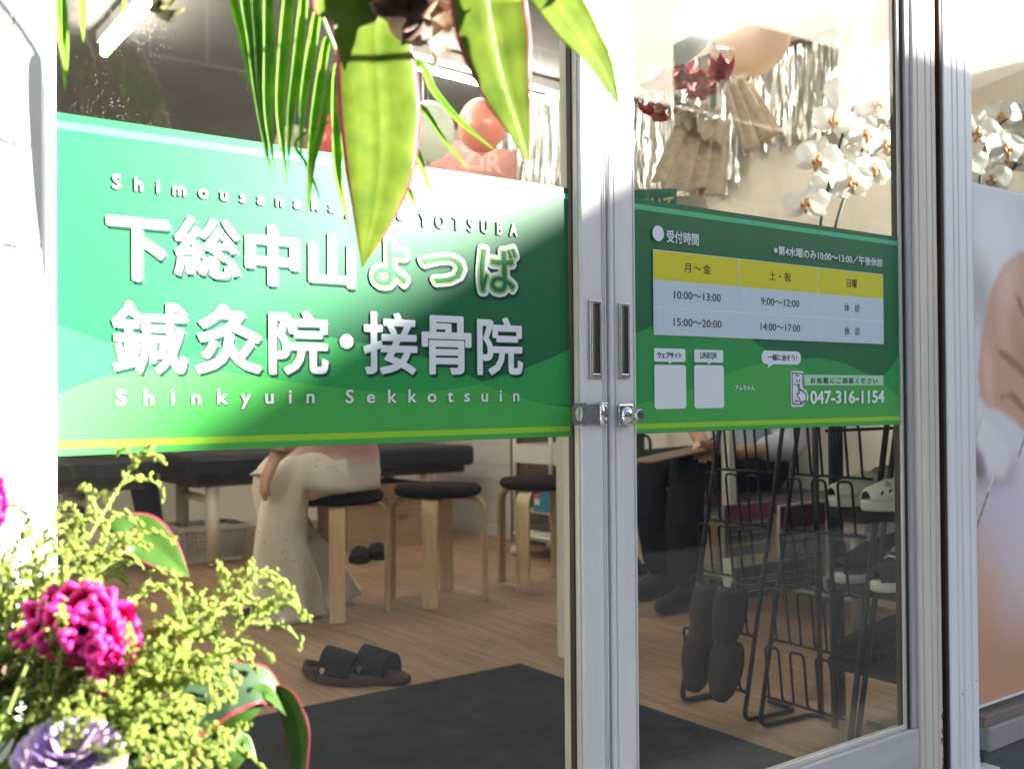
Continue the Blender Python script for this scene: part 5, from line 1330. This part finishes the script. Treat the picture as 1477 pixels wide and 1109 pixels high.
for k, (px, py, r_) in enumerate(((950, 118, .075), (985, 108, .07), (1010, 130, .05), (945, 160, .055), (1040, 108, .06))):
    c = B(px, py, .02); mb = MB()
    for q in range(9):
        a = random.uniform(0, 6.28); e = random.uniform(-.4, .9); dr = V((math.cos(a)*math.cos(e), math.sin(a)*math.cos(e), math.sin(e))); s_ = dr.cross(V((0, 0, 1))).normalized()
        rows = []
        for i in range(6):
            u = i/5; w_ = r_*.55*math.sin(math.pi*(.12+.8*u)); rows.append([c+dr*r_*u*1.1+s_*w_*t_+V((0, 0, .3*r_*u*u-.02*abs(t_))) for t_ in (-1, -.5, 0, .5, 1)])
        mb.sheet(rows)
    mb.build('red_flower', M_red, bq, thick=.001)
M_cello = glass_mat('cellophane', tint=(.95, .95, .95))
drape([B(925, 60, -.04), B(1060, 70, -.04), B(960, 165, -.08), B(1035, 175, -.08)], 22, 16, 5, 'cellophane', M_cello, .035, 6)
MB().tube([B(1010, 170), V((B(1010, 270).x, 1.10, 1.452))], .012, 6).build('stem_bundle', M_birche, bq)
MB().lathe([(.075, 0), (.085, .06), (.07, .12)], (B(1000, 280).x, 1.14, 1.4525), 20).build('pot', mat('dull_pot', (.35, .30, .26), .6), bq)

# ------------------------------------------------------------------ white moth orchids
M_pet = mat('orchid_petal', (.78, .74, .70), .55, var=.06, vscale=30, trans=.3)
M_lip = mat('orchid_lip', (.62, .42, .10), .5, var=.4, vscale=60, dark=(.45, .12, .10))
M_stem = mat('orchid_stem', (.022, .024, .012), .5, var=.3, vscale=30)
def orchid_mesh():
    mb = MB()
    def petal(a, L, w, lift, z0, cup=.25):
        rows = []; d = V((math.cos(a), math.sin(a), 0)); s_ = V((-math.sin(a), math.cos(a), 0))
        for i in range(8):
            u = i/7; ww = w*math.sin(math.pi*min(1, (.08+.86*u)**.8))**.75
            rows.append([d*L*u+s_*ww*t_+V((0, 0, z0+lift*u-cup*ww*t_*t_+.004*math.sin(t_*3+u*5))) for t_ in (-1, -.6, -.2, .2, .6, 1)])
        mb.sheet(rows)
    for a in (90, 212, 328): petal(math.radians(a), .050, .017, -.006, -.003)
    for a in (8, 172): petal(math.radians(a), .052, .034, .006, .002)
    return mb
om = orchid_mesh().mesh('flower'); om.materials.append(M_pet)
lipb = MB(); lipb.ball((0, -.006, .010), .008, 8, 6, sc=(.9, 1.2, 1)); lipb.ball((0, .004, .008), .006, 8, 6)
for s_ in (-1, 1): lipb.tube([(0, -.008, .010), (s_*.009, -.012, .015), (s_*.010, -.004, .02)], [.004, .005, .002], 6)
lipb.tube([(0, -.008, .010), (0, -.020, .014), (0, -.030, .010)], [.006, .006, .002], 6)
lm = lipb.mesh('lip'); lm.materials.append(M_lip)
def orchid(label, stems, pot, scale=1.0, face=V((-.6, -.8, .05))):
    t = thing('orchid_plant', pot, label, 'orchid')
    MB().lathe([(.055, 0), (.075, .10), (.080, .14), (.074, .14), (.07, .12)], pot, 20).build('pot', mat('white_ceramic', (.66, .64, .6), .3), t)
    random.seed(11)
    for k in range(5):
        a = 2*math.pi*k/5+.4; d = V((math.cos(a), math.sin(a), 0)); s_ = V((-d.y, d.x, 0)); rows = []
        for i in range(9):
            u = i/8; w_ = .035*math.sin(math.pi*min(.97, .1+.9*u)); rows.append([V(pot)+V((0, 0, .13))+d*.22*u+s_*w_*q+V((0, 0, .07*math.sin(u*2.4)-.01*abs(q))) for q in (-1, 0, 1)])
        MB().sheet(rows).build('leaf', mat('orchid_leaf', (.035, .085, .03), .4, trans=.15), t, thick=.002)
    for pts, n0, n1, m_ in stems:
        Pp = smooth(pts, 3); MB().tube(Pp, [.0062-.003*i/len(Pp) for i in range(len(Pp))], 7).build('stem', M_stem, t)
        for k in range(m_):
            u = n0+(n1-n0)*k/max(1, m_-1); i = min(len(Pp)-1, int(u*(len(Pp)-1))); p = Pp[i]
            side = (1 if k % 2 else -1); ang = random.uniform(-.35, .35)
            f = (face+RGT*side*random.uniform(.1, .6)+V((0, 0, random.uniform(-.25, .2)))).normalized()
            l = V((0, 0, 1)).cross(f).normalized(); u_ = f.cross(l); R = Matrix((l*math.cos(ang)+u_*math.sin(ang), u_*math.cos(ang)-l*math.sin(ang), f)).transposed()
            q = p+RGT*side*.040*scale+f*.02+V((0, 0, random.uniform(-.012, .012)))
            MB().tube([p, (p+q)/2+V((0, 0, .01)), q], .0018, 5).build('flower_stalk', M_stem, t)
            s_ = scale*random.uniform(.92, 1.12)
            o = bpy.data.objects.new('flower', om); COL.objects.link(o); o.parent = t
            o.matrix_local = Matrix.Translation(q-V(pot)) @ R.to_4x4() @ Matrix.Scale(s_, 4)
            o2 = bpy.data.objects.new('lip', lm); COL.objects.link(o2); o2.parent = o
    return t
Yo = .58
O = lambda px, py, y=Yo: on_y(px, py, y)
pot = V((O(1178, 345).x, Yo+.02, 1.0102))
orchid('white moth orchid with arching stems behind the opening-hours door', [
    ([V(pot)+V((0, 0, .13)), O(1180, 340), O(1196, 262), O(1222, 170), O(1250, 125), O(1275, 100)], .36, 1.0, 11),
    ([V(pot)+V((.02, 0, .13)), O(1206, 320), O(1226, 262), O(1250, 200), O(1280, 130), O(1310, 90)], .40, 1.0, 12)], pot, 1.28)
Yw = .34
O2 = lambda px, py: on_y(px, py, Yw)
pot = V((O2(1425, 420).x, Yw, 1.0102)); 
orchid('white moth orchid with orange centres behind the poster window', [
    ([V(pot)+V((0, 0, .13)), O2(1412, 270), O2(1416, 225), O2(1432, 185), O2(1470, 160)], .45, 1.0, 6),
    ([V(pot)+V((.02, 0, .13)), O2(1440, 280), O2(1462, 240), O2(1490, 205), O2(1530, 170)], .40, 1.0, 7)], pot, 1.2)
MB().box((1.955, .10, .985), (2.40, .62, 1.010)).build('shelf_board', M_shelf, sh, bevel=.003)
MB().box((2.38, .10, 0), (2.40, .62, .984)).build('side_panel', M_shelf, sh)
# paper sheet and dark screen above the poster
a_, b_ = on_y(1396, -40, .10), on_y(1428, 42, .10)
ps = thing('paper_notice', (a_.x, .1, b_.z), 'pale blue blank paper hanging inside the poster window', 'paper')
MB().box((a_.x, .10, b_.z), (b_.x, .102, a_.z)).build('sheet', mat('pale_blue_paper', (.60, .66, .68), .7), ps)
MB().tube([((a_.x+b_.x)/2, .101, a_.z), ((a_.x+b_.x)/2, .101, 2.72)], .0015, 5).build('string', M_bask, ps)
a_, b_ = on_y(1428, -60, .95), on_y(1600, 200, .95)
rb_ = thing('room_divider', (a_.x, .95, 0), 'dull brown screen panel with a green top behind the orchid window', 'screen')
MB().box((a_.x, .95, 0), (2.64, .98, on_y(1428, 45, .95).z)).build('panel', mat('taupe_panel', (.24, .19, .17), .7, var=.1), rb_)
MB().box((a_.x, .95, on_y(1428, 45, .95).z+.001), (2.64, .98, 2.6)).build('top_panel', mat('dark_green_panel', (.045, .085, .07), .6), rb_)
MB().box((a_.x-.01, .945, on_y(1428, 45, .95).z-.015), (2.64, .949, on_y(1428, 45, .95).z+.015)).build('rail', M_wm, rb_)
# ================================================================== FLOWER STAND OUTSIDE
M_stand = mat('stand_metal', (.05, .05, .05), .5)
SX, SY = -1.10, -.36
fs = thing('flower_stand', (SX, SY, -.06), 'two tier flower stand beside the white door post', 'stand')
for k in range(3):
    a = math.radians(200+120*k); MB().tube([(SX, SY, .30), (SX+.22*math.cos(a), SY+.22*math.sin(a), -.05)], .010, 8).build('leg', M_stand, fs)
MB().tube([(SX, SY, .25), (SX, SY, 1.60)], .013, 10).build('column', M_stand, fs)
MB().lathe([(.05, 0), (.15, .02), (.20, .10), (.19, .10), (.14, .035), (.04, .02)], (SX+.06, SY+.04, .36), 28).build('lower_bowl', mat('green_plastic_bowl', (.05, .10, .05), .5), fs)
MB().lathe([(.04, 0), (.11, .02), (.15, .09), (.14, .09), (.10, .03), (.03, .02)], (SX+.10, SY-.06, 1.58), 28).build('upper_bowl', MATS['green_plastic_bowl'], fs)
MB().tube([(SX, SY, 1.595), (SX+.10, SY-.06, 1.595)], .012, 8).build('bowl_arm', M_stand, fs)
HUB = V((SX+.10, SY-.06, 1.66)); LOW = V((SX+.06, SY+.04, .44))

def leaf_mat(name, c, dark, tr=.45, sc=30, rough=.38):
    return mat(name, c, rough, spec=.3, var=.4, vscale=sc, dark=dark, trans=tr, detail=4, bump=.12, bscale=200)
M_palm = leaf_mat('palm_leaflet', (.28, .50, .05), (.17, .37, .035), .55)
M_palmr = mat('palm_rachis', (.62, .58, .34), .5)
M_cord = leaf_mat('cordyline_leaf', (.19, .26, .028), (.11, .19, .016), .5, 34)
M_cordm = mat('cordyline_margin', (.30, .03, .05), .45, trans=.3)
M_cordd = leaf_mat('cordyline_dark', (.06, .14, .022), (.035, .085, .015), .35, 14)
M_under = leaf_mat('leaf_underside', (.075, .12, .07), (.05, .09, .05), .3, 10)
M_dry = mat('dry_leaf', (.20, .12, .08), .75, var=.5, vscale=14, dark=(.06, .035, .028), bump=.5, bscale=60, trans=.15)
M_dryl = mat('pale_dry_leaf', (.52, .38, .26), .75, var=.35, vscale=20, dark=(.28, .17, .11), bump=.5, bscale=60, trans=.2)
def leaf(name, spine, hw, parent_or_label, m, margin=None, fold=.22, twist=0., n=28, wav=.05, hint=None, group=None, rip=0.0, cat='leaf'):
    """lanceolate leaf: spine points (world), half widths (m); own thing when a label is given"""
    P, W_ = lerp_list(spine, hw, n); rows = []; cols = [-1, -.90, -.6, -.3, -.06, 0, .06, .3, .6, .90, 1]
    hint = (CAM-P[n//2]).normalized()*.75-SUND*.75 if hint is None else V(hint); sd_ = random.uniform(0, 9)
    for i, (p, w_) in enumerate(zip(P, W_)):
        T_ = (P[min(i+1, n-1)]-P[max(i-1, 0)]).normalized(); s_ = T_.cross(hint).normalized(); nn_ = s_.cross(T_).normalized()
        tw = twist*(i/(n-1)-.5); s2 = s_*math.cos(tw)+nn_*math.sin(tw); n2 = nn_*math.cos(tw)-s_*math.sin(tw)
        row = []
        for q in cols:
            off = -fold*w_*(1-abs(q)) + wav*w_*math.sin(i*.8+sd_+(2 if q > 0 else 0))*q*q+.03*w_*math.sin(q*22+sd_)
            row.append(p+s2*(q*w_*(1+rip*math.sin(i*2.1+sd_)))+n2*off)
        rows.append(row)
    mb = MB(); mb.sheet(rows, mif=(lambda i, j: 1 if (margin and j in (0, 9)) else 0))
    mats_ = [m]+([margin] if margin else [])
    if isinstance(parent_or_label, str):
        o = mb.build(name, mats_, origin=spine[0], thick=.0008); tag(o, parent_or_label, cat, group)
    else: o = mb.build(name, mats_, parent_or_label, thick=.0008)
    return o
def PXS(pts, d): return [at(x, y, d+(k[0] if k else 0)) for x, y, *k in pts]
def hwm(l, d): return [h*d/FPX for h in l]
random.seed(21)
# --- hanging cordyline leaves of the upper bowl
def cordy(pts, hw, d, label, m=M_cord, mg=M_cordm, **k):
    sp = [HUB, HUB*.5+at(pts[0][0], pts[0][1]-60, d)*.5+V((0, 0, .12))]+PXS(pts, d)
    leaf('cordyline_leaf', sp, [.006, .018]+hwm(hw, d), label, m, mg, n=44, group=None, **{'fold': .05, 'wav': .03, 'hint': (CAM-sp[4]).normalized()*.95-SUND*.28, **k})
cordy([(536, -60), (540, 40), (546, 120), (549, 190), (547, 250), (538, 312), (522, 388)], [45, 54, 61, 59, 50, 31, 0], 1.08, 'broad red edged leaf hanging in front of the clinic name')
cordy([(698, -70), (703, -10), (712, 50), (726, 115), (745, 175), (764, 240)], [42, 56, 56, 43, 24, 0], .98, 'red edged leaf hanging beside the salmon balloon, its midrib split pale', twist=.3)
cordy([(775, -80), (800, -10), (835, 45), (868, 95), (897, 162)], [34, 42, 36, 20, 0], .95, 'pale yellow green leaf hanging in front of the door stiles', mg=None, hint=(-.5, -.6, .8))
cordy([(495, -80), (497, -10), (499, 24), (499, 36), (497, 60), (497, 105)], [46, 48, 46, 20, 15, 0], 1.02, 'folded yellow green leaf with a narrow hanging tip above the broad leaf')
# --- dry leaves
def dry(pts, hw, d, label, m):
    sp = [HUB, HUB*.5+at(pts[0][0], pts[0][1]-40, d)*.5+V((0, 0, .08))]+PXS(pts, d)
    leaf('dry_leaf', sp, [.005, .012]+hwm(hw, d), label, m, None, n=40, wav=.75, fold=.7, rip=.16, twist=1.6)
dry([(600, -60), (588, -5), (580, 30), (598, 52), (612, 62)], [30, 38, 36, 22, 8], 1.03, 'dark brown withered leaf curled over the broad leaf', M_dry)
dry([(625, -60), (632, -10), (640, 30), (634, 62), (628, 96)], [30, 32, 28, 18, 6], 1.02, 'pale tan withered leaf hanging beside the dark one', M_dryl)
dry([(225, -70), (232, -20), (238, 10), (246, 28)], [24, 30, 28, 10], 1.05, 'olive withered leaf near the lit ceiling tube', mat('olive_dry_leaf', (.17, .17, .06), .7, var=.5, vscale=14, dark=(.07, .06, .03), trans=.2))
# --- palm frond: rachis with leaflets
def frond(label, rach, leaflets, d, rr=.0035):
    t = thing('palm_frond', HUB, label, 'palm frond', None)
    R_ = smooth([HUB, HUB*.45+rach[0]*.55+V((0, 0, .15))]+rach, 3)
    MB().tube(R_, [rr*(1-.75*i/len(R_)) for i in range(len(R_))], 7).build('rachis', M_palmr, t)
    for pts, w_ in leaflets:
        sp = PXS(pts, d); k = len(sp); hw = [w_*.6]+[w_*.72]*(k-2)+[0.]
        if k > 3: hw[-2] = w_*.48
        root = min(R_, key=lambda p: (p-sp[0]).length)
        leaf('leaflet', [root]+sp, [w_*.2*d/FPX]+hwm(hw, d), t, M_palm, None, fold=.40, n=20, wav=.04, twist=random.uniform(-.5, .5))
d_ = 1.17
frond('palm frond with long drooping leaflets beside the broad leaf', [at(400, -90, d_), at(452, -10, d_), at(486, 78, d_), at(520, 150, d_), at(560, 235, d_), at(590, 300, d_)], [
    ([(338, -30), (352, 60), (372, 150), (384, 232)], 11), ([(356, -30), (365, 70), (377, 170), (392, 258)], 13), ([(372, -30), (374, 70), (379, 160), (386, 225)], 12), ([(390, -30), (388, 80), (387, 170), (396, 248)], 14),
    ([(420, -30), (409, 80), (404, 170), (415, 268)], 14), ([(441, -30), (429, 90), (419, 170), (416, 242)], 12), ([(457, 22), (446, 90), (436, 160), (434, 238)], 12), ([(471, 62), (458, 140), (448, 220), (443, 312)], 11),
    ([(479, 108), (465, 180), (451, 240), (446, 302)], 8), ([(520, 150), (600, 92), (625, 130), (660, 172), (716, 219)], 10), ([(545, 200), (600, 152), (640, 202), (677, 246)], 9), ([(560, 230), (596, 214), (612, 252), (626, 284)], 11), ([(575, 262), (586, 268), (595, 288), (602, 304)], 8),
    ([(487, 100), (486, 180), (489, 260), (506, 332)], 13), ([(498, 110), (496, 200), (505, 280)], 9), ([(430, 200), (441, 235), (455, 268), (462, 290)], 4)], d_)
frond('thin palm frond tips hanging in front of the dark ceiling', [at(60, -120, 1.12), at(100, -60, 1.12), at(185, -40, 1.12)], [([(88, -40), (90, 40), (93, 80), (94, 131)], 13), ([(117, -40), (119, 20), (120, 62)], 6), ([(183, -40), (180, 0), (175, 26)], 5), ([(92, -40), (91, 20), (90, 70), (92, 100)], 6)], 1.12)
# unseen frond added above the view, its leaflets set to cast stripes on the post
t = thing('palm_frond', HUB, 'palm frond bending over the white post and striping it with shadow', 'palm frond')
R_ = smooth([HUB, V((-.72, -.54, 1.84)), V((-.42, -.62, 1.80)), V((-.30, -.64, 1.60)), V((-.28, -.65, 1.34))], 3)
MB().tube(R_, .0022, 6).build('rachis', M_palmr, t)
random.seed(51)
for k in (2, 5, 8, 9, 12, 14):
    z0 = 1.335+.036*k+random.uniform(-.008, .008); p = min(R_, key=lambda q: abs(q.z-z0)+(9 if q.x < -.45 else 0))
    u_ = V((.35+random.uniform(-.1, .1), .8, -.43-random.uniform(-.06, .10))).normalized(); L2 = random.uniform(.20, .30)
    leaf('leaflet', [p+u_*.045, p, p-u_*L2*.5, p-u_*L2], [0, .0045, random.uniform(.003, .005), 0], t, M_palm, None, fold=.3, n=12, hint=(.3, -.5, .8))
# --- lower bowl ------------------------------------------------------------
def low_leaf(pts, hw, label, m, mg, **k):
    sp = [LOW]+[at(x, y, dd) for x, y, dd in pts]; d = pts[0][2]
    leaf('cordyline_leaf', sp, [.008]+hwm(hw, d), label, m, mg, n=40, **k)
low_leaf([(120, 850, 1.12), (165, 772, 1.13), (200, 770, 1.14), (238, 800, 1.14), (274, 833, 1.14)], [10, 22, 36, 26, 0], 'glossy green leaf with a crimson edge above the magenta cockscomb', M_cordd, M_cordm, hint=(-.3, -.7, .6))
low_leaf([(200, 1080, 1.02), (260, 1035, 1.02), (320, 992, 1.04), (375, 985, 1.06), (402, 1008, 1.07)], [20, 40, 48, 38, 20], 'pale grey green leaf underside arching over the black mat', M_under, M_cordm, hint=(.1, -.6, .8))
low_leaf([(330, 1050, 1.08), (385, 1004, 1.08), (412, 1012, 1.07), (428, 1060, 1.06), (432, 1150, 1.05)], [6, 10, 18, 22, 8], 'dark green leaf blade bending down beside the pale leaf', M_cordd, M_cordm, hint=(-.8, -.4, .2))
low_leaf([(60, 1000, 1.06), (20, 960, 1.04), (-10, 940, 1.02), (-40, 960, 1.0)], [20, 36, 30, 0], 'brown withered leaf at the left of the cockscomb', M_dry, None, wav=.5, rip=.15)
random.seed(31)
for k in range(16):
    px, py = random.uniform(-20, 330), random.uniform(1020, 1100); dd = random.uniform(1.02, 1.16)
    dx_ = random.uniform(-60, 60)
    low_leaf([(px*.6+40, py+60, dd), (px+dx_*.4, py, dd+.02), (px+dx_, py-30, dd+.03), (px+dx_*1.6, py+5, dd+.03)], [6, 15, 12, 0], 'small dark green filler leaf low in the flower stand', M_cordd, None, group='filler leaves low in the stand')
for o in [o for o in COL.objects if o.get('label') == 'small dark green filler leaf low in the flower stand']: o.name = 'filler_leaf'
# --- goldenrod plumes
M_gold = mat('goldenrod_bud', (.36, .42, .075), .6, var=.35, vscale=120, dark=(.21, .30, .05), trans=.4)
M_gstem = mat('goldenrod_stem', (.20, .29, .05), .6, trans=.3)
bud = MB(); bud.ball((0, 0, 0), 1., 5, 4)
def goldenrod(tip, d, bend, n_br, label, base=None):
    tp = at(tip[0], tip[1], d); b0 = (base or LOW)+V((random.uniform(-.05, .05), random.uniform(-.05, .05), 0))
    mid = b0*.45+tp*.55+V((0, 0, .06))+RGT*bend
    St = smooth([b0, b0*.6+mid*.4+V((0, 0, .03)), mid, tp], 3); L_ = sum((a-b).length for a, b in zip(St, St[1:]))
    t = thing('goldenrod_stem', b0, label, 'goldenrod', 'goldenrod plumes in the lower bowl')
    sm = MB(); bd = MB(); sm.tube(St, [.0022-.0014*i/len(St) for i in range(len(St))], 5)
    def buds(path, r0):
        for i in range(len(path)-1):
            a, b = path[i], path[i+1]; m_ = max(1, int((b-a).length/.0030)); Rb = (b-a).to_track_quat('Z', 'Y').to_matrix()
            for q in range(m_):
                p = a.lerp(b, q/m_)+V((random.gauss(0, 1), random.gauss(0, 1), random.gauss(0, 1)+.5))*.0021
                r = r0*random.uniform(.7, 1.2); T_ = (b-a).normalized()
                bd.ball(p, r, 5, 4, sc=(.8, .8, 1.7), M=Rb@Matrix.Rotation(random.uniform(-.7, .7), 3, 'X')@Matrix.Rotation(random.uniform(-.7, .7), 3, 'Y'))
    k0 = int(len(St)*.52)
    buds(St[int(len(St)*.78):], .0023)
    for k in range(n_br):
        u = k/(n_br-1) if n_br > 1 else 0; i = int(k0+(len(St)-2-k0)*u); p = St[i]
        T_ = (St[min(i+1, len(St)-1)]-St[i]).normalized(); a = random.uniform(0, 6.28)
        s_ = T_.orthogonal().normalized(); s_ = Matrix.Rotation(a, 3, T_)@s_
        bl = .085*(1-.72*u)*random.uniform(.7, 1.25)
        br = smooth([p, p+T_*bl*.45+s_*bl*.45, p+T_*bl*.75+s_*bl*.85-V((0, 0, .006)), p+T_*bl*.80+s_*bl*1.1-V((0, 0, .018))], 2)
        sm.tube(br, [.0011]*len(br), 4); buds(br[2:], .0022)
        if bl > .05:
            for q in range(3):
                pp = br[3+q*2]; e = (s_*random.uniform(-.4, 1)+T_*.6+V((random.gauss(0, .5), random.gauss(0, .5), .2))).normalized()
                b2_ = [pp, pp+e*bl*.22, pp+e*bl*.38-V((0, 0, .004))]; sm.tube(b2_, .0008, 4); buds(b2_, .0020)
    sm.build('stem', M_gstem, t); tag(bd.build('buds', M_gold, t), kind='stuff')
random.seed(41)
tips = [((203, 652), 1.10, .0, 12), ((92, 728), 1.12, -.02, 9), ((160, 745), 1.09, .01, 9), ((386, 822), 1.08, .03, 13), ((384, 868), 1.06, .05, 11), ((330, 838), 1.05, .03, 11), ((215, 840), 1.12, .03, 9), ((262, 880), 1.06, .02, 10), ((300, 905), 1.03, .03, 10), ((20, 800), 1.08, -.02, 9), ((60, 780), 1.1, -.01, 10), ((115, 800), 1.13, .0, 9), ((10, 860), 1.05, -.02, 8), ((235, 930), 1.02, .03, 9), ((280, 960), 1.0, .03, 9), ((215, 985), .98, .02, 9), ((255, 1030), .97, .02, 8), ((300, 1050), .98, .03, 8), ((190, 1040), .96, .01, 8), ((100, 1010), 1.02, .0, 7), ((30, 1000), 1.03, -.01, 7), ((145, 1060), .97, .01, 7), ((345, 1080), .99, .04, 7), ((60, 850), 1.1, 0., 8), ((150, 830), 1.14, .0, 8), ((-20, 760), 1.08, -.03, 8), ((285, 860), 1.08, .02, 9)]
SPEC = {(203, 652): 'tallest goldenrod plume reaching up to the clinic-name banner', (386, 822): 'long goldenrod plume arching out over the wooden floor', (92, 728): 'goldenrod plume standing against the white door post'}
for tip, d, b_, n_ in tips: goldenrod(tip, d, b_, n_, SPEC.get(tip, 'yellow green goldenrod plume massed around the magenta cockscomb'))
# --- cockscomb (celosia): folded velvety ribbons over a fan shaped head
M_cel = mat('cockscomb_velvet', (.70, .012, .25), .55, var=.35, vscale=60, dark=(.55, .006, .16), bump=.4, bscale=300, bdist=.004)
def cockscomb(centre, d, scale, label, seed, cols=8):
    random.seed(seed); t = thing('cockscomb', at(centre[0], centre[1], d), label, 'flower')
    c = at(centre[0], centre[1], d); f = (CAM-c).normalized(); mb = MB()
    def Q(x, y, z): return c+(RGT*x+UPV*y)*scale*d/FPX+f*z*scale
    # arched crest: rows of meandering ribbons following an arch
    arch = [(-84, -20), (-70, 25), (-38, 52), (5, 60), (45, 45), (68, 8), (66, -38), (48, -75), (22, -98)]
    for ring in range(7):
        k = 1-.145*ring; zf = .036*(1-k*k)
        A = smooth([V((x*k+2.2*ring, y*k-4.0*ring, 0)) for x, y in arch], 3); n = len(A); pts = []; Lc = 0
        for i, p in enumerate(A):
            T_ = (A[min(i+1, n-1)]-A[max(i-1, 0)]); Lc += (A[i]-A[max(i-1, 0)]).length; T_.normalize(); nr = V((-T_.y, T_.x, 0)); ph = Lc/(33+7*math.sin(ring*2.1+i*.13))*2*math.pi+ring*2.6
            am = 9.5+3*math.sin(ring*1.9+i*.2)
            pts.append(Q(p.x+nr.x*am*math.sin(ph)+T_.x*4*math.sin(2*ph), p.y+nr.y*am*math.sin(ph)+T_.y*4*math.sin(2*ph), zf+.005*math.cos(ph*.6+ring)))
        pts = smooth(pts, 2); rows = []; m_n = len(pts)
        for i, p in enumerate(pts):                          # velvety ribbon standing on edge, thicker along its rim
            o_ = (p-c).normalized()*.35+f; o_.normalize(); h_ = scale*.012
            rows.append([p-o_*h_, p-o_*h_*.3, p+o_*h_*.5, p+o_*h_*(1+.15*math.sin(i*.4))])
        MB().sheet(rows).build('crest_fold', M_cel, t, thick=.0055*scale)
        MB().tube([r_[3] for r_ in rows], [scale*.0036*(1+.2*math.sin(i*.5)) for i in range(m_n)], 7).build('crest_rim', M_cel, t)
    fill = MB(); fill.ball(Q(-2, 0, .002), .044*scale, 14, 10, M=Matrix((RGT, UPV, f)).transposed(), sc=(1.15, .85, .35)); fill.build('heart', mat('cockscomb_heart', (.36, .008, .09), .7), t)
    MB().tube(smooth([Q(-20, -20, -.012), Q(-25, -90, -.03), LOW], 2), [.010]+[.006]*(len(smooth([0*V((0,0,0))]*3, 2))-1), 8).build('stem', mat('cockscomb_stem', (.30, .20, .09), .6), t)
cockscomb((118, 908), 1.0, 1.0, 'magenta cockscomb flower with velvety folds among the goldenrod', 5)
cockscomb((-52, 715), 1.02, .75, 'magenta cockscomb flower against the white post', 6)
# --- lilac carnation low in front
random.seed(77)
def carnation(centre, d, r, label, m, m2):
    c = at(centre[0], centre[1], d); t = thing('carnation', c, label, 'flower'); axis = ((CAM-c).normalized()*.5+V((0, 0, .9))).normalized()
    a0 = axis.orthogonal().normalized()
    for k in range(46):
        rr = math.sqrt((k+.5)/46); ang = k*2.39996; d0 = Matrix.Rotation(ang, 3, axis)@a0; tl = 1.25*rr; g_ = (axis*math.cos(tl)+d0*math.sin(tl)).normalized(); s_ = g_.cross(d0).normalized() if rr > .05 else a0.cross(g_)
        s_ = axis.cross(d0).normalized(); rows = []
        for i in range(6):
            u = i/5; w_ = r*.40*(u**.7)*(1.05-.25*u); rows.append([c-axis*r*.5+g_*r*(.4+.75*u)+s_*w_*q+d0*r*.16*u*u+axis*(.05*r*math.sin(q*9+k)*u) for q in (-1, -.6, -.2, .2, .6, 1)])
        MB().sheet(rows).build('petal', m if k % 3 else m2, t, thick=.0006)
    MB().tube(smooth([c-axis*r*.4, c-axis*r*1.5, LOW], 2), .004, 6).build('stem', M_gstem, t)
carnation((100, 1088), .93, .040, 'lilac carnation with violet petals low in the flower bowl', mat('lilac_petal', (.66, .50, .68), .6, trans=.3, var=.15, vscale=60), mat('violet_petal', (.36, .27, .58), .6, trans=.3))
